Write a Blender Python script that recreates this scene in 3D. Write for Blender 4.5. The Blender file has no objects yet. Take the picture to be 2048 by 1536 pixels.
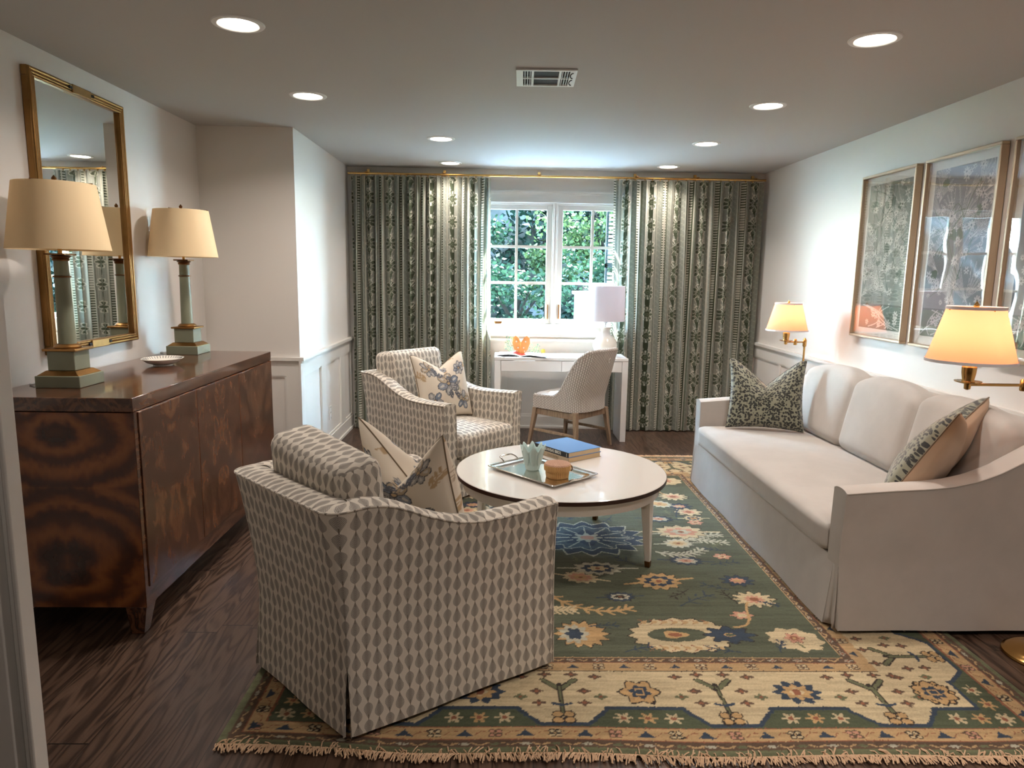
import bpy, bmesh, math, random
import numpy as np
from mathutils import Vector, Matrix

random.seed(7); np.random.seed(7)
PI = math.pi
SC = bpy.context.scene
COL = SC.collection

# ------------------------------------------------------------------ camera
H = 2.44
XR, XP, XL = 2.480, -1.398, -2.049        # right wall, pillar side wall, left wall
YB, YP, YF = 6.697, 4.967, 1.20            # back wall, alcove wall, front partition
def make_camera():
    f, pitch, yaw, roll, h = 1398.77, 0.15527, 0.02236, 0.0151, 1.479
    F = Vector((math.sin(yaw)*math.cos(pitch), math.cos(yaw)*math.cos(pitch), -math.sin(pitch)))
    R = Vector((math.cos(yaw), -math.sin(yaw), 0)); U = R.cross(F)
    c, s = math.cos(roll), math.sin(roll)
    R2 = c*R + s*U; U2 = -s*R + c*U
    cam = bpy.data.cameras.new('camera'); o = bpy.data.objects.new('camera', cam); COL.objects.link(o)
    cam.sensor_fit = 'HORIZONTAL'; cam.sensor_width = 36; cam.lens = f/2048*36
    cam.clip_start = 0.02; cam.clip_end = 200
    m = Matrix.Identity(4)
    for i in range(3):
        m[i][0] = R2[i]; m[i][1] = U2[i]; m[i][2] = -F[i]
    m[2][3] = h
    o.matrix_world = m
    SC.camera = o
make_camera()

# ------------------------------------------------------------------ daylight, exposure
SC.view_settings.view_transform = 'Standard'; SC.view_settings.look = 'None'
SC.view_settings.gamma = 1; SC.view_settings.use_curve_mapping = False
SC.view_settings.exposure = 0.2
SKY_STRENGTH, SUN_STRENGTH, CAN_STRENGTH, SWING_WATTS = 118.0, 260.0, 12.0, .50
CAN_WATTS = 10.5
w = bpy.data.worlds.new('World'); SC.world = w; w.use_nodes = True
wn = w.node_tree.nodes; wl = w.node_tree.links
bg = wn['Background']; tc = wn.new('ShaderNodeTexCoord'); sp = wn.new('ShaderNodeSeparateXYZ'); rp_ = wn.new('ShaderNodeValToRGB')
wl.new(tc.outputs['Generated'], sp.inputs[0]); wl.new(sp.outputs[2], rp_.inputs[0]); e_ = rp_.color_ramp.elements
e_[0].position, e_[0].color = .0, (.64, .85, .95, 1); e_[1].position, e_[1].color = .9, (.34, .60, .95, 1)      # clear blue sky, paler at the horizon
wl.new(rp_.outputs[0], bg.inputs[0]); bg.inputs[1].default_value = SKY_STRENGTH
sun = bpy.data.lights.new('sun', 'SUN'); sun.energy = SUN_STRENGTH; sun.angle = math.radians(0.6); sun.color = (1, .97, .93)
so = bpy.data.objects.new('sun', sun); COL.objects.link(so)
so.rotation_euler = Vector((-0.10, -0.55, -1.0)).to_track_quat('-Z', 'Y').to_euler()

# ------------------------------------------------------------------ colour + node helpers
def L1(c):
    c /= 255.0
    return c/12.92 if c <= 0.04045 else ((c+0.055)/1.055)**2.4
def S(r, g, b, a=1.0): return (L1(r), L1(g), L1(b), a)

class N:                                         # tiny expression language over math nodes
    nt = None
    def __init__(s, v): s.v = v
    @staticmethod
    def op(k, *a):
        n = N.nt.nodes.new('ShaderNodeMath'); n.operation = k
        for i, x in enumerate(a):
            x = x.v if isinstance(x, N) else x
            if isinstance(x, (int, float)): n.inputs[i].default_value = x
            else: N.nt.links.new(x, n.inputs[i])
        return N(n.outputs[0])
    def __add__(s, o): return N.op('ADD', s, o)
    __radd__ = __add__
    def __sub__(s, o): return N.op('SUBTRACT', s, o)
    def __rsub__(s, o): return N.op('SUBTRACT', o, s)
    def __mul__(s, o): return N.op('MULTIPLY', s, o)
    __rmul__ = __mul__
    def __truediv__(s, o): return N.op('DIVIDE', s, o)
    def sin(s): return N.op('SINE', s)
    def abs(s): return N.op('ABSOLUTE', s)
    def floor(s): return N.op('FLOOR', s)
    def fract(s): return N.op('FRACT', s)
    def pow(s, p): return N.op('POWER', s, p)
    def lt(s, o): return N.op('LESS_THAN', s, o)
    def gt(s, o): return N.op('GREATER_THAN', s, o)
    def max(s, o): return N.op('MAXIMUM', s, o)
    def min(s, o): return N.op('MINIMUM', s, o)
    def sst(s, a, b):
        n = N.nt.nodes.new('ShaderNodeMapRange'); n.interpolation_type = 'SMOOTHSTEP'
        N.nt.links.new(s.v, n.inputs[0]); n.inputs[1].default_value = a; n.inputs[2].default_value = b
        return N(n.outputs[0])

class M:                                         # material under construction
    def __init__(s, name):
        s.m = bpy.data.materials.new(name); s.m.use_nodes = True
        s.nt = s.m.node_tree; N.nt = s.nt
        s.b = s.nt.nodes['Principled BSDF']; s.out = s.nt.nodes['Material Output']
    def new(s, t, **k):
        n = s.nt.nodes.new(t)
        for a, b in k.items(): setattr(n, a, b)
        return n
    def link(s, a, b): s.nt.links.new(a.v if isinstance(a, N) else a, b)
    def set(s, **k):
        for a, v in k.items():
            i = s.b.inputs[a.replace('_', ' ')]
            if isinstance(v, N) or hasattr(v, 'links'): s.link(v, i)
            else: i.default_value = v
        return s
    def coord(s, kind='UV'):
        t = s.new('ShaderNodeTexCoord'); sp = s.new('ShaderNodeSeparateXYZ')
        s.link(t.outputs[kind], sp.inputs[0]); return N(sp.outputs[0]), N(sp.outputs[1]), N(sp.outputs[2])
    def pos(s):
        t = s.new('ShaderNodeNewGeometry'); sp = s.new('ShaderNodeSeparateXYZ')
        s.link(t.outputs['Position'], sp.inputs[0]); return N(sp.outputs[0]), N(sp.outputs[1]), N(sp.outputs[2])
    def vec(s, x, y, z):
        c = s.new('ShaderNodeCombineXYZ')
        for i, v in enumerate((x, y, z)):
            if isinstance(v, N): s.link(v, c.inputs[i])
            else: c.inputs[i].default_value = v
        return c.outputs[0]
    def noise(s, vec, scale, detail=3, rough=.5, dist=0):
        n = s.new('ShaderNodeTexNoise'); s.link(vec, n.inputs['Vector']); n.inputs['Scale'].default_value = scale
        n.inputs['Detail'].default_value = detail; n.inputs['Roughness'].default_value = rough; n.inputs['Distortion'].default_value = dist
        return N(n.outputs[0])
    def mix(s, f, a, b):
        n = s.new('ShaderNodeMix', data_type='RGBA')
        if isinstance(f, N): s.link(f, n.inputs[0])
        else: n.inputs[0].default_value = f
        for i, c in ((6, a), (7, b)):
            if isinstance(c, tuple): n.inputs[i].default_value = c
            else: s.link(c, n.inputs[i])
        return n.outputs[2]
    def ramp(s, f, stops):
        n = s.new('ShaderNodeValToRGB'); s.link(f, n.inputs[0]); e = n.color_ramp.elements
        e[0].position, e[0].color = stops[0]; e[1].position, e[1].color = stops[-1]
        for p, c in stops[1:-1]:
            q = e.new(p); q.color = c
        return n.outputs[0]
    def bump(s, h, strength=.3, dist=.01):
        n = s.new('ShaderNodeBump'); s.link(h, n.inputs['Height']); n.inputs['Strength'].default_value = strength
        n.inputs['Distance'].default_value = dist; s.link(n.outputs[0], s.b.inputs['Normal']); return s
    def done(s): return s.m

def plain(name, c, rough=.5, metal=0, spec=.5, coat=0, bumpy=0, vary=0):
    m = M(name); m.set(Base_Color=c, Roughness=rough, Metallic=metal, Specular_IOR_Level=spec, Coat_Weight=coat)
    p = m.new('ShaderNodeTexCoord').outputs['Object']
    if vary:
        n = m.noise(p, 6, 4)
        m.set(Base_Color=m.mix(n.sst(.3, .7), c, tuple(x*(1-vary) for x in c[:3])+(1,)))
    if bumpy: m.bump(m.noise(p, 220, 2), bumpy, .002)
    return m.done()

def translucent(name, c, tr=.4, tc=None):
    m = M(name); d = m.new('ShaderNodeBsdfDiffuse'); t = m.new('ShaderNodeBsdfTranslucent'); x = m.new('ShaderNodeMixShader')
    for n in (d, t):
        if isinstance(c, tuple): n.inputs[0].default_value = c
    if tc: t.inputs[0].default_value = tc
    x.inputs[0].default_value = tr
    m.link(d.outputs[0], x.inputs[1]); m.link(t.outputs[0], x.inputs[2]); m.link(x.outputs[0], m.out.inputs[0])
    return m, d, t

MAT = {}
MAT['wall'] = plain('wall_paint', (.74, .71, .67, 1), .6, bumpy=.05)
MAT['trim'] = plain('trim_paint', (.76, .74, .70, 1), .35)
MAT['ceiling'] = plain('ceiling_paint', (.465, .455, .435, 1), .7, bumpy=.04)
MAT['white'] = plain('white_lacquer', (.80, .80, .80, 1), .22, coat=.3)
MAT['whitemetal'] = plain('white_metal', (.75, .77, .76, 1), .4)
MAT['dark'] = plain('dark_void', (.012, .013, .015, 1), .8)
MAT['brass'] = plain('brass', S(210, 168, 104), .22, 1)
MAT['goldleaf'] = plain('gold_leaf', S(168, 128, 78), .34, 1, vary=.3)
MAT['frame'] = plain('champagne_frame', S(190, 170, 146), .34, .55)
MAT['sage'] = plain('sage_paint', S(136, 141, 120), .45, vary=.12)
MAT['bronze'] = plain('bronze', S(120, 84, 50), .35, .9)
MAT['cream'] = plain('cream_lacquer', (.78, .745, .70, 1), .17, coat=.4)
MAT['walnut_edge'] = plain('walnut_edge', S(52, 30, 22), .3)
MAT['silver'] = plain('silver', (.80, .77, .72, 1), .16, 1)
MAT['porcelain'] = plain('porcelain', S(232, 228, 218), .2)
MAT['paper'] = plain('page_paper', S(216, 190, 150), .8)
MAT['blackcloth'] = plain('book_cloth_black', S(22, 30, 36), .5)
MAT['bluecover'] = plain('blue_book_jacket', S(92, 138, 196), .45, spec=.3)
MAT['tancover'] = plain('tan_book_cloth', S(176, 156, 130), .6)
MAT['letter'] = plain('white_lettering', S(226, 226, 216), .5)
MAT['dimletter'] = plain('brown_lettering', S(128, 108, 86), .5)
MAT['oak'] = None
MAT['mirror'] = plain('mirror_glass', (.86, .88, .86, 1), .01, 1)
MAT['whitefab'] = plain('white_shade', (.80, .78, .80, 1), .8)
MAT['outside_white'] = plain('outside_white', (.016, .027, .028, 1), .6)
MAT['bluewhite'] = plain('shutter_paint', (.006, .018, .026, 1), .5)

def glass_mat(name, tint=(1, 1, 1, 1), ior=1.5, rough=0.0, wav=0):
    m = M(name); t = m.new('ShaderNodeBsdfTransparent'); g = m.new('ShaderNodeBsdfGlossy'); x = m.new('ShaderNodeMixShader')
    t.inputs[0].default_value = tint; g.inputs['Roughness'].default_value = rough
    ge = m.new('ShaderNodeNewGeometry'); dp = m.new('ShaderNodeVectorMath', operation='DOT_PRODUCT'); m.link(ge.outputs['Normal'], dp.inputs[0]); m.link(ge.outputs['Incoming'], dp.inputs[1])
    f0 = ((ior-1)/(ior+1))**2; f = (1-N(dp.outputs['Value']).abs()).max(0).pow(5)*(1-f0)+f0
    if wav:
        p = m.new('ShaderNodeTexCoord').outputs['Object']; n = m.noise(p, 3.2, 1)
        b = m.new('ShaderNodeBump'); m.link(n, b.inputs['Height']); b.inputs['Strength'].default_value = wav; b.inputs['Distance'].default_value = .01
        m.link(b.outputs[0], g.inputs['Normal'])
    m.link(f, x.inputs[0]); m.link(t.outputs[0], x.inputs[1]); m.link(g.outputs[0], x.inputs[2]); m.link(x.outputs[0], m.out.inputs[0])
    return m.done()
MAT['glass'] = glass_mat('window_glass', (.93, .97, .97, 1), 1.45)
MAT['acrylic'] = glass_mat('picture_acrylic', (.97, .97, .97, 1), 2.0, 0, .12)

def floor_mat():
    m = M('dark_oak_planks'); x, y, z = m.pos()
    pw = .127
    k = (x/pw).floor(); fx = (x/pw).fract()
    off = (k*12.9898).sin()*437.58
    off = off.fract()
    yl = (y + off*1.7)/1.8; row = yl.floor(); fy = yl.fract()
    h = ((k*7.13+row*3.71).sin()*935.3).fract()
    v = m.vec(x*9.0+k*3.1, y*1.05+row*4.7, h*9)
    n = m.noise(v, 1.6, 2, .45, .5)
    rings = (n*46).sin()*.5+.5
    fine = m.noise(m.vec(x*160, y*6, h*5), 1, 3, .6)
    g = rings.pow(2.0)*.60 + fine*.42
    c = m.ramp(g, [(0, S(108, 86, 72)), (.35, S(84, 65, 53)), (.8, S(54, 40, 32)), (1, S(42, 31, 25))])
    c2 = m.mix(h*.45, c, S(50, 32, 22))
    gap = ((fx-.5).abs().gt(.492)).max((fy-.5).abs().gt(.4985))
    c3 = m.mix(gap, c2, S(16, 11, 8))
    m.set(Base_Color=c3, Roughness=(fine*.12+.30), Specular_IOR_Level=.45)
    m.bump(g*-1-gap*2, .12, .003)
    return m.done()
MAT['floor'] = floor_mat()

def leaf_fabric():
    m = M('leaf_print_linen'); u, v, _ = m.coord('UV')
    wob = m.noise(m.vec(u, v, 0), 9, 2)
    cx = (u + wob*.003)/.0365; col = cx.floor(); fx = (cx.fract()-.5).abs()
    par = (col*.5).fract()*2.0
    t0 = (v/.0585).fract()
    t = t0 + par*(1.0-2.0*t0)
    wd = ((t.pow(1.75))*PI).sin().max(0).pow(.72)*.425
    d = wd - fx
    inside = d.sst(-.015, .015)
    stalk = fx.lt(.03)
    ph = (t*.95 - fx*1.0)*9.5 + .15*par
    vein = (ph*2*PI).sin().sst(-.35, .45)
    rimd = fx.sst(.05, .32)
    veinmix = vein*(.35+.65*rimd)
    speck = m.noise(m.vec(u, v, 1), 500, 2).sst(.35, .62)
    leafc = m.mix(veinmix, S(122, 115, 108), S(194, 187, 177))
    leafc = m.mix(speck*.35, leafc, S(200, 192, 178))
    bgc = m.mix(m.noise(m.vec(u*300, v*300, 0), 1, 1).sst(.3, .7)*.15, S(218, 210, 197), S(200, 192, 180))
    c = m.mix(inside, bgc, leafc)
    c = m.mix(stalk*(t.lt(.30)), c, S(110, 98, 85))
    m.set(Base_Color=c, Roughness=.9, Specular_IOR_Level=.15, Sheen_Weight=.15)
    m.bump(m.noise(m.vec(u*700, v*700, 0), 1, 1), .15, .001)
    return m.done()
MAT['leaf'] = leaf_fabric()

def linen(name, c, sheen=.25, scale=1.0):
    m = M(name); p = m.new('ShaderNodeTexCoord').outputs['Object']
    n = m.noise(p, 5*scale, 4, .6)
    m.set(Base_Color=m.mix(n.sst(.3, .7), c, tuple(x*.91 for x in c[:3])+(1,)), Roughness=.85, Specular_IOR_Level=.15, Sheen_Weight=sheen)
    m.bump(m.noise(p, 420, 2), .12, .001); return m.done()
MAT['velvet'] = linen('taupe_velvet', (.50, .465, .43, 1), .3)
MAT['peach'] = linen('tan_back_fabric', S(204, 178, 152))
MAT['piping_dark'] = linen('dark_piping', S(126, 110, 90))

def leopard():
    m = M('leopard_velvet'); u, v, _ = m.coord('UV')
    vec = m.vec(u, v, 0)
    wob = m.noise(vec, 60, 2)
    vo = m.new('ShaderNodeTexVoronoi'); m.link(m.vec(u+wob*.004, v+wob*.004, 0), vo.inputs['Vector']); vo.inputs['Scale'].default_value = 62; vo.inputs['Randomness'].default_value = .8
    d = N(vo.outputs['Distance'])
    ring = (1-d.sst(.48, .58))*d.sst(.11, .19)
    core = 1-d.sst(.12, .20)
    c = m.mix(ring, S(138, 138, 118), S(20, 23, 21)); c = m.mix(core, c, S(78, 80, 56))
    m.set(Base_Color=c, Roughness=.6, Sheen_Weight=.5); return m.done()
MAT['leopard'] = leopard()

def burl(name, vertical=True):
    m = M(name); u, v, _ = m.coord('UV')       # u: distance from the book-match line
    au = u.abs()
    n1 = m.noise(m.vec(au*3.2, v*2.6, 0), 1.5, 2, .5, .9)
    n2 = m.noise(m.vec(au*14, v*6, 3), 2, 5, .65, .8)
    rings = ((n1*20+n2*2.2)).sin()*.5+.5
    fine = m.noise(m.vec(au*90, v*14, 0), 1, 3)
    g = rings*.30+n2*.52+fine*.26
    c = m.ramp(g, [(.14, S(34, 18, 12)), (.42, S(76, 46, 31)), (.62, S(100, 63, 42)), (.95, S(132, 90, 60))])
    m.set(Base_Color=c, Roughness=.22, Coat_Weight=.25, Coat_Roughness=.12); return m.done()
MAT['burl'] = burl('burl_veneer')
def burl_end():                                  # book-matched end panel with two burl eyes
    m = M('burl_end_veneer'); u, v, _ = m.coord('UV'); au = u.abs()
    n1 = m.noise(m.vec(au*3.0, v*3.4, 5), 1.4, 3, .55, .6); n2 = m.noise(m.vec(au*13, v*9, 2), 2, 4, .6, .5)
    def eye(v0, a, b): return N.op('SQRT', (au/a)*(au/a) + ((v-v0)/b)*((v-v0)/b) + .002)
    r = eye(.62, 1.25, 1.0).min(eye(1.13, 1.3, .75)+.03)
    rings = ((r*62 + n1*10 + n2*1.5)).sin()*.5+.5
    fine = m.noise(m.vec(au*60, v*10, 0), 1, 3)
    g = rings*.42+n1*.30+n2*.22+fine*.12 - (1-r.sst(.03, .14))*.22
    m.set(Base_Color=m.ramp(g, [(.12, S(38, 16, 8)), (.42, S(84, 42, 19)), (.68, S(128, 72, 34)), (1, S(160, 98, 50))]), Roughness=.24, Coat_Weight=.25, Coat_Roughness=.12); return m.done()
MAT['burl_end'] = burl_end()
def walnut():
    m = M('walnut_veneer'); x, y, z = m.coord('Object')
    n = m.noise(m.vec(x*6, y*1.2, z*6), 2.2, 4, .55, .6)
    r = (n*30).sin()*.5+.5
    c = m.ramp(r*.6+n*.4, [(.1, S(52, 28, 18)), (.5, S(82, 48, 31)), (1, S(112, 72, 48))])
    m.set(Base_Color=c, Roughness=.16, Coat_Weight=.5, Coat_Roughness=.07); return m.done()
MAT['walnut'] = walnut()
def oak():
    m = M('washed_oak'); x, y, z = m.coord('Object')
    n = m.noise(m.vec(x*40, y*40, z*5), 1.5, 3)
    m.set(Base_Color=m.ramp(n, [(.3, S(118, 96, 76)), (.7, S(158, 134, 110))]), Roughness=.55); return m.done()
MAT['oak'] = oak()
def wicker(name, c1, c2, su=130, sv=110):
    m = M(name); u, v, _ = m.coord('UV')
    cx = u*su; k = cx.floor(); a = ((cx.fract())*PI).sin()
    b = ((v*sv + k*.5)*2*PI).sin()*.5+.5
    n = m.noise(m.vec(u*60, v*9, 0), 1, 2)
    h = a*.6+b*.5*a
    c = m.mix((h*.8+n*.3).sst(.3, 1.0), c1, c2)
    m.set(Base_Color=c, Roughness=.75); m.bump(h, .7, .003); return m.done()
MAT['rattan'] = wicker('grey_rattan', S(150, 142, 136), S(212, 205, 198), 62, 44)
MAT['straw'] = wicker('straw_weave', S(150, 98, 46), S(240, 196, 126), 190, 150)
MAT['strawtop'] = wicker('rosy_straw_weave', S(160, 112, 84), S(226, 186, 160), 150, 150)

def vcol(name, rough=.9, tr=0, sheen=0, spec=.2, bumps=0):
    m = M(name); a = m.new('ShaderNodeAttribute', attribute_name='Col')
    if tr:
        m.b.inputs['Roughness'].default_value = rough; m.b.inputs['Specular IOR Level'].default_value = spec
        m.link(a.outputs['Color'], m.b.inputs['Base Color'])
        t = m.new('ShaderNodeBsdfTranslucent'); x = m.new('ShaderNodeMixShader'); x.inputs[0].default_value = tr
        m.link(a.outputs['Color'], t.inputs[0]); m.link(m.b.outputs[0], x.inputs[1]); m.link(t.outputs[0], x.inputs[2]); m.link(x.outputs[0], m.out.inputs[0])
    else:
        m.set(Base_Color=a.outputs['Color'], Roughness=rough, Sheen_Weight=sheen, Specular_IOR_Level=spec)
    if bumps:
        p = m.new('ShaderNodeTexCoord').outputs['Object']; m.bump(m.noise(p, 350, 2), bumps, .002)
    return m.done()
MAT['rug'] = vcol('knotted_wool', .95, sheen=.15, bumps=.25)
MAT['curtain'] = vcol('printed_curtain', .9, tr=.22)
MAT['print'] = vcol('art_print', .7)
MAT['floral'] = vcol('floral_linen', .9)
MAT['fringe'] = plain('cotton_fringe', S(206, 174, 142), .9)

def shade_mat(name, c, tr, tc):
    m, d, t = translucent(name, c, tr, tc); return m.done()
MAT['shade_tan'] = shade_mat('tan_paper_shade', S(250, 230, 190), .28, S(240, 216, 178))
MAT['shade_lit'] = shade_mat('silk_shade', S(234, 205, 186), .67, S(255, 215, 191))
MAT['shade_white'] = shade_mat('white_linen_shade', (.78, .75, .78, 1), .3, (.8, .76, .82, 1))
def emit(name, c, s):
    m = M(name); e = m.new('ShaderNodeEmission'); e.inputs[0].default_value = c; e.inputs[1].default_value = s
    m.link(e.outputs[0], m.out.inputs[0]); return m.done()
MAT['lens'] = emit('lit_lens', (1, .87, .72, 1), CAN_STRENGTH)
MAT['bulb'] = emit('lit_bulb', (1, .62, .32, 1), 20)
def frosted():
    m = M('frosted_aqua_glass'); m.set(Base_Color=S(216, 238, 234), Roughness=.3, Transmission_Weight=.30, IOR=1.3); return m.done()
MAT['aqua'] = frosted()
def leafmat(name, a, b):
    m = M(name); g = m.new('ShaderNodeNewGeometry'); r = N(g.outputs['Random Per Island'])
    c = m.ramp(r, [(0, a), (1, b)])
    m.b.inputs['Roughness'].default_value = .5; m.b.inputs['Specular IOR Level'].default_value = .05
    m.link(c, m.b.inputs['Base Color']); t = m.new('ShaderNodeBsdfTranslucent'); m.link(c, t.inputs[0])
    x = m.new('ShaderNodeMixShader'); x.inputs[0].default_value = .3
    m.link(m.b.outputs[0], x.inputs[1]); m.link(t.outputs[0], x.inputs[2]); m.link(x.outputs[0], m.out.inputs[0]); return m.done()
MAT['leaf_dark'] = leafmat('dark_foliage', (.0005, .0022, .0017, 1), (.0024, .0075, .005, 1))
MAT['leaf_mid'] = leafmat('mid_foliage', (.0014, .0052, .0033, 1), (.008, .019, .0095, 1))
MAT['leaf_light'] = leafmat('light_foliage', (.004, .010, .004, 1), (.022, .036, .013, 1))
MAT['bark'] = plain('bark', (.004, .0035, .003, 1), .9, spec=.05)
MAT['grass'] = plain('grass', (.03, .07, .03, 1), .9, vary=.4)
MAT['hedge'] = plain('hedge_green', (.0005, .002, .0017, 1), .9, vary=.5)
MAT['bounce_slab'] = plain('bounce_stone', (.30, .37, .44, 1), .8, vary=.2)  # pale bluish stone so the unseen slab reflects daylight indoors

# ------------------------------------------------------------------ geometry helpers
def srgb2lin(a):
    a = np.asarray(a, dtype=np.float32)/255.0
    return np.where(a <= .04045, a/12.92, ((a+.055)/1.055)**2.4)

class MB:
    def __init__(s): s.v = []; s.f = []; s.uv = []
    def add(s, vs, fs, uvs=None):
        b = len(s.v); s.v.extend([tuple(p) for p in vs])
        for i, f in enumerate(fs):
            s.f.append(tuple(b+k for k in f)); s.uv.append(uvs[i] if uvs else None)
        return s
    def box(s, x0, x1, y0, y1, z0, z1):
        v = [(x, y, z) for z in (z0, z1) for y in (y0, y1) for x in (x0, x1)]
        return s.add(v, [(0, 2, 3, 1), (4, 5, 7, 6), (0, 1, 5, 4), (2, 6, 7, 3), (0, 4, 6, 2), (1, 3, 7, 5)])
    def frustum(s, c0, w0, d0, c1, w1, d1):       # tapered square bar between two rectangles
        v = [(c[0]+sx*w_/2, c[1]+sy*d_/2, c[2]) for c, w_, d_ in ((c0, w0, d0), (c1, w1, d1)) for sx, sy in ((-1, -1), (1, -1), (1, 1), (-1, 1))]
        return s.add(v, [(3, 2, 1, 0), (4, 5, 6, 7), (0, 1, 5, 4), (1, 2, 6, 5), (2, 3, 7, 6), (3, 0, 4, 7)])
    def lathe(s, prof, n=32, c=(0, 0, 0), cap=True, sx=1, sy=1):
        vs = []; fs = []; uv = []
        arc = [0]
        for i in range(1, len(prof)): arc.append(arc[-1]+math.dist(prof[i], prof[i-1]))
        for r, z in prof:
            for k in range(n):
                a = 2*PI*k/n; vs.append((c[0]+r*math.cos(a)*sx, c[1]+r*math.sin(a)*sy, c[2]+z))
        rm = max(p[0] for p in prof)
        for i in range(len(prof)-1):
            for k in range(n):
                a, b = i*n+k, i*n+(k+1) % n
                fs.append((a, b, b+n, a+n)); u0, u1 = k/n*2*PI*rm, (k+1)/n*2*PI*rm
                uv.append(((u0, arc[i]), (u1, arc[i]), (u1, arc[i+1]), (u0, arc[i+1])))
        if cap:
            for i, rev in ((0, True), (len(prof)-1, False)):
                if prof[i][0] > 1e-4:
                    q = [i*n+k for k in range(n)]
                    if rev: q = q[::-1]
                    fs.append(tuple(q)); uv.append(tuple((vs[j][0]-c[0], vs[j][1]-c[1]) for j in q))
        return s.add(vs, fs, uv)
    def tube(s, pts, r, n=8, closed=False, cap=True):
        pts = [Vector(p) for p in pts]; m = len(pts); rs = r if isinstance(r, (list, tuple)) else [r]*m
        T = []
        for i in range(m):
            a = pts[(i-1) % m] if (closed or i > 0) else pts[0]; b = pts[(i+1) % m] if (closed or i < m-1) else pts[-1]
            T.append((b-a).normalized())
        up = Vector((0, 0, 1)) if abs(T[0].z) < .9 else Vector((1, 0, 0))
        X = T[0].cross(up).normalized(); vs = []
        for i in range(m):
            X = (X - T[i]*X.dot(T[i])).normalized(); Y = T[i].cross(X)
            for k in range(n):
                a = 2*PI*k/n; p = pts[i]+(X*math.cos(a)+Y*math.sin(a))*rs[i]; vs.append(tuple(p))
        fs = []
        for i in range(m if closed else m-1):
            j = (i+1) % m
            for k in range(n): fs.append((i*n+k, i*n+(k+1) % n, j*n+(k+1) % n, j*n+k))
        if cap and not closed: fs += [tuple(range(n))[::-1], tuple((m-1)*n+k for k in range(n))]
        return s.add(vs, fs)
    def grid(s, P, uv=None, flip=False, wrap=False):          # P[i][j] points
        n, m = len(P), len(P[0]); vs = [p for r in P for p in r]; fs = []; us = []
        for i in range(n-1):
            for j in range(m if wrap else m-1):
                j2 = (j+1) % m
                q = [(i, j), (i, j2), (i+1, j2), (i+1, j)]
                if flip: q = q[::-1]
                fs.append(tuple(a*m+b for a, b in q)); us.append(tuple(uv[a][b] for a, b in q) if uv is not None else None)
        return s.add(vs, fs, us)
    def prism(s, poly, z0, z1):
        n = len(poly); vs = [(x, y, z0) for x, y in poly]+[(x, y, z1) for x, y in poly]
        return s.add(vs, [tuple(range(n))[::-1], tuple(range(n, 2*n))]+[(i, (i+1) % n, n+(i+1) % n, n+i) for i in range(n)])
    def xf(s, mat, start=0):
        for i in range(start, len(s.v)): s.v[i] = tuple(mat @ Vector(s.v[i]))
        return s
    def build(s, name, mat, parent=None, smooth=False, bevel=0, off=None, angle=40, sub=0, segs=2, link=True, boxuv=False):
        me = bpy.data.meshes.new(name)
        off = off if off is not None else (0, 0, 0)
        me.from_pydata([(p[0]-off[0], p[1]-off[1], p[2]-off[2]) for p in s.v], [], s.f)
        uvl = me.uv_layers.new(name='UVMap'); d = uvl.data
        for p in me.polygons:
            u = s.uv[p.index]
            if u is None or boxuv:
                nx, ny, nz = (abs(q) for q in p.normal)
                for li in p.loop_indices:
                    c = me.vertices[me.loops[li].vertex_index].co
                    if nz >= nx and nz >= ny: d[li].uv = (c.x, c.y)
                    elif nx >= ny: d[li].uv = (c.y, c.z)
                    else: d[li].uv = (c.x, c.z)
            else:
                for k, li in enumerate(p.loop_indices): d[li].uv = u[k]
        if mat: me.materials.append(MAT[mat] if isinstance(mat, str) else mat)
        if smooth:
            me.polygons.foreach_set('use_smooth', [True]*len(me.polygons)); me.set_sharp_from_angle(angle=math.radians(angle))
        me.update()
        o = bpy.data.objects.new(name, me)
        COL.objects.link(o)
        if parent: o.parent = parent
        elif off is not None: o.location = off
        if bevel:
            b = o.modifiers.new('bevel', 'BEVEL'); b.width = bevel; b.segments = segs; b.limit_method = 'ANGLE'; b.angle_limit = math.radians(50)
            me.polygons.foreach_set('use_smooth', [True]*len(me.polygons))
            if not smooth: me.set_sharp_from_angle(angle=math.radians(30))
            b.harden_normals = False
        if sub:
            b = o.modifiers.new('sub', 'SUBSURF'); b.levels = sub; b.render_levels = sub
        return o

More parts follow.
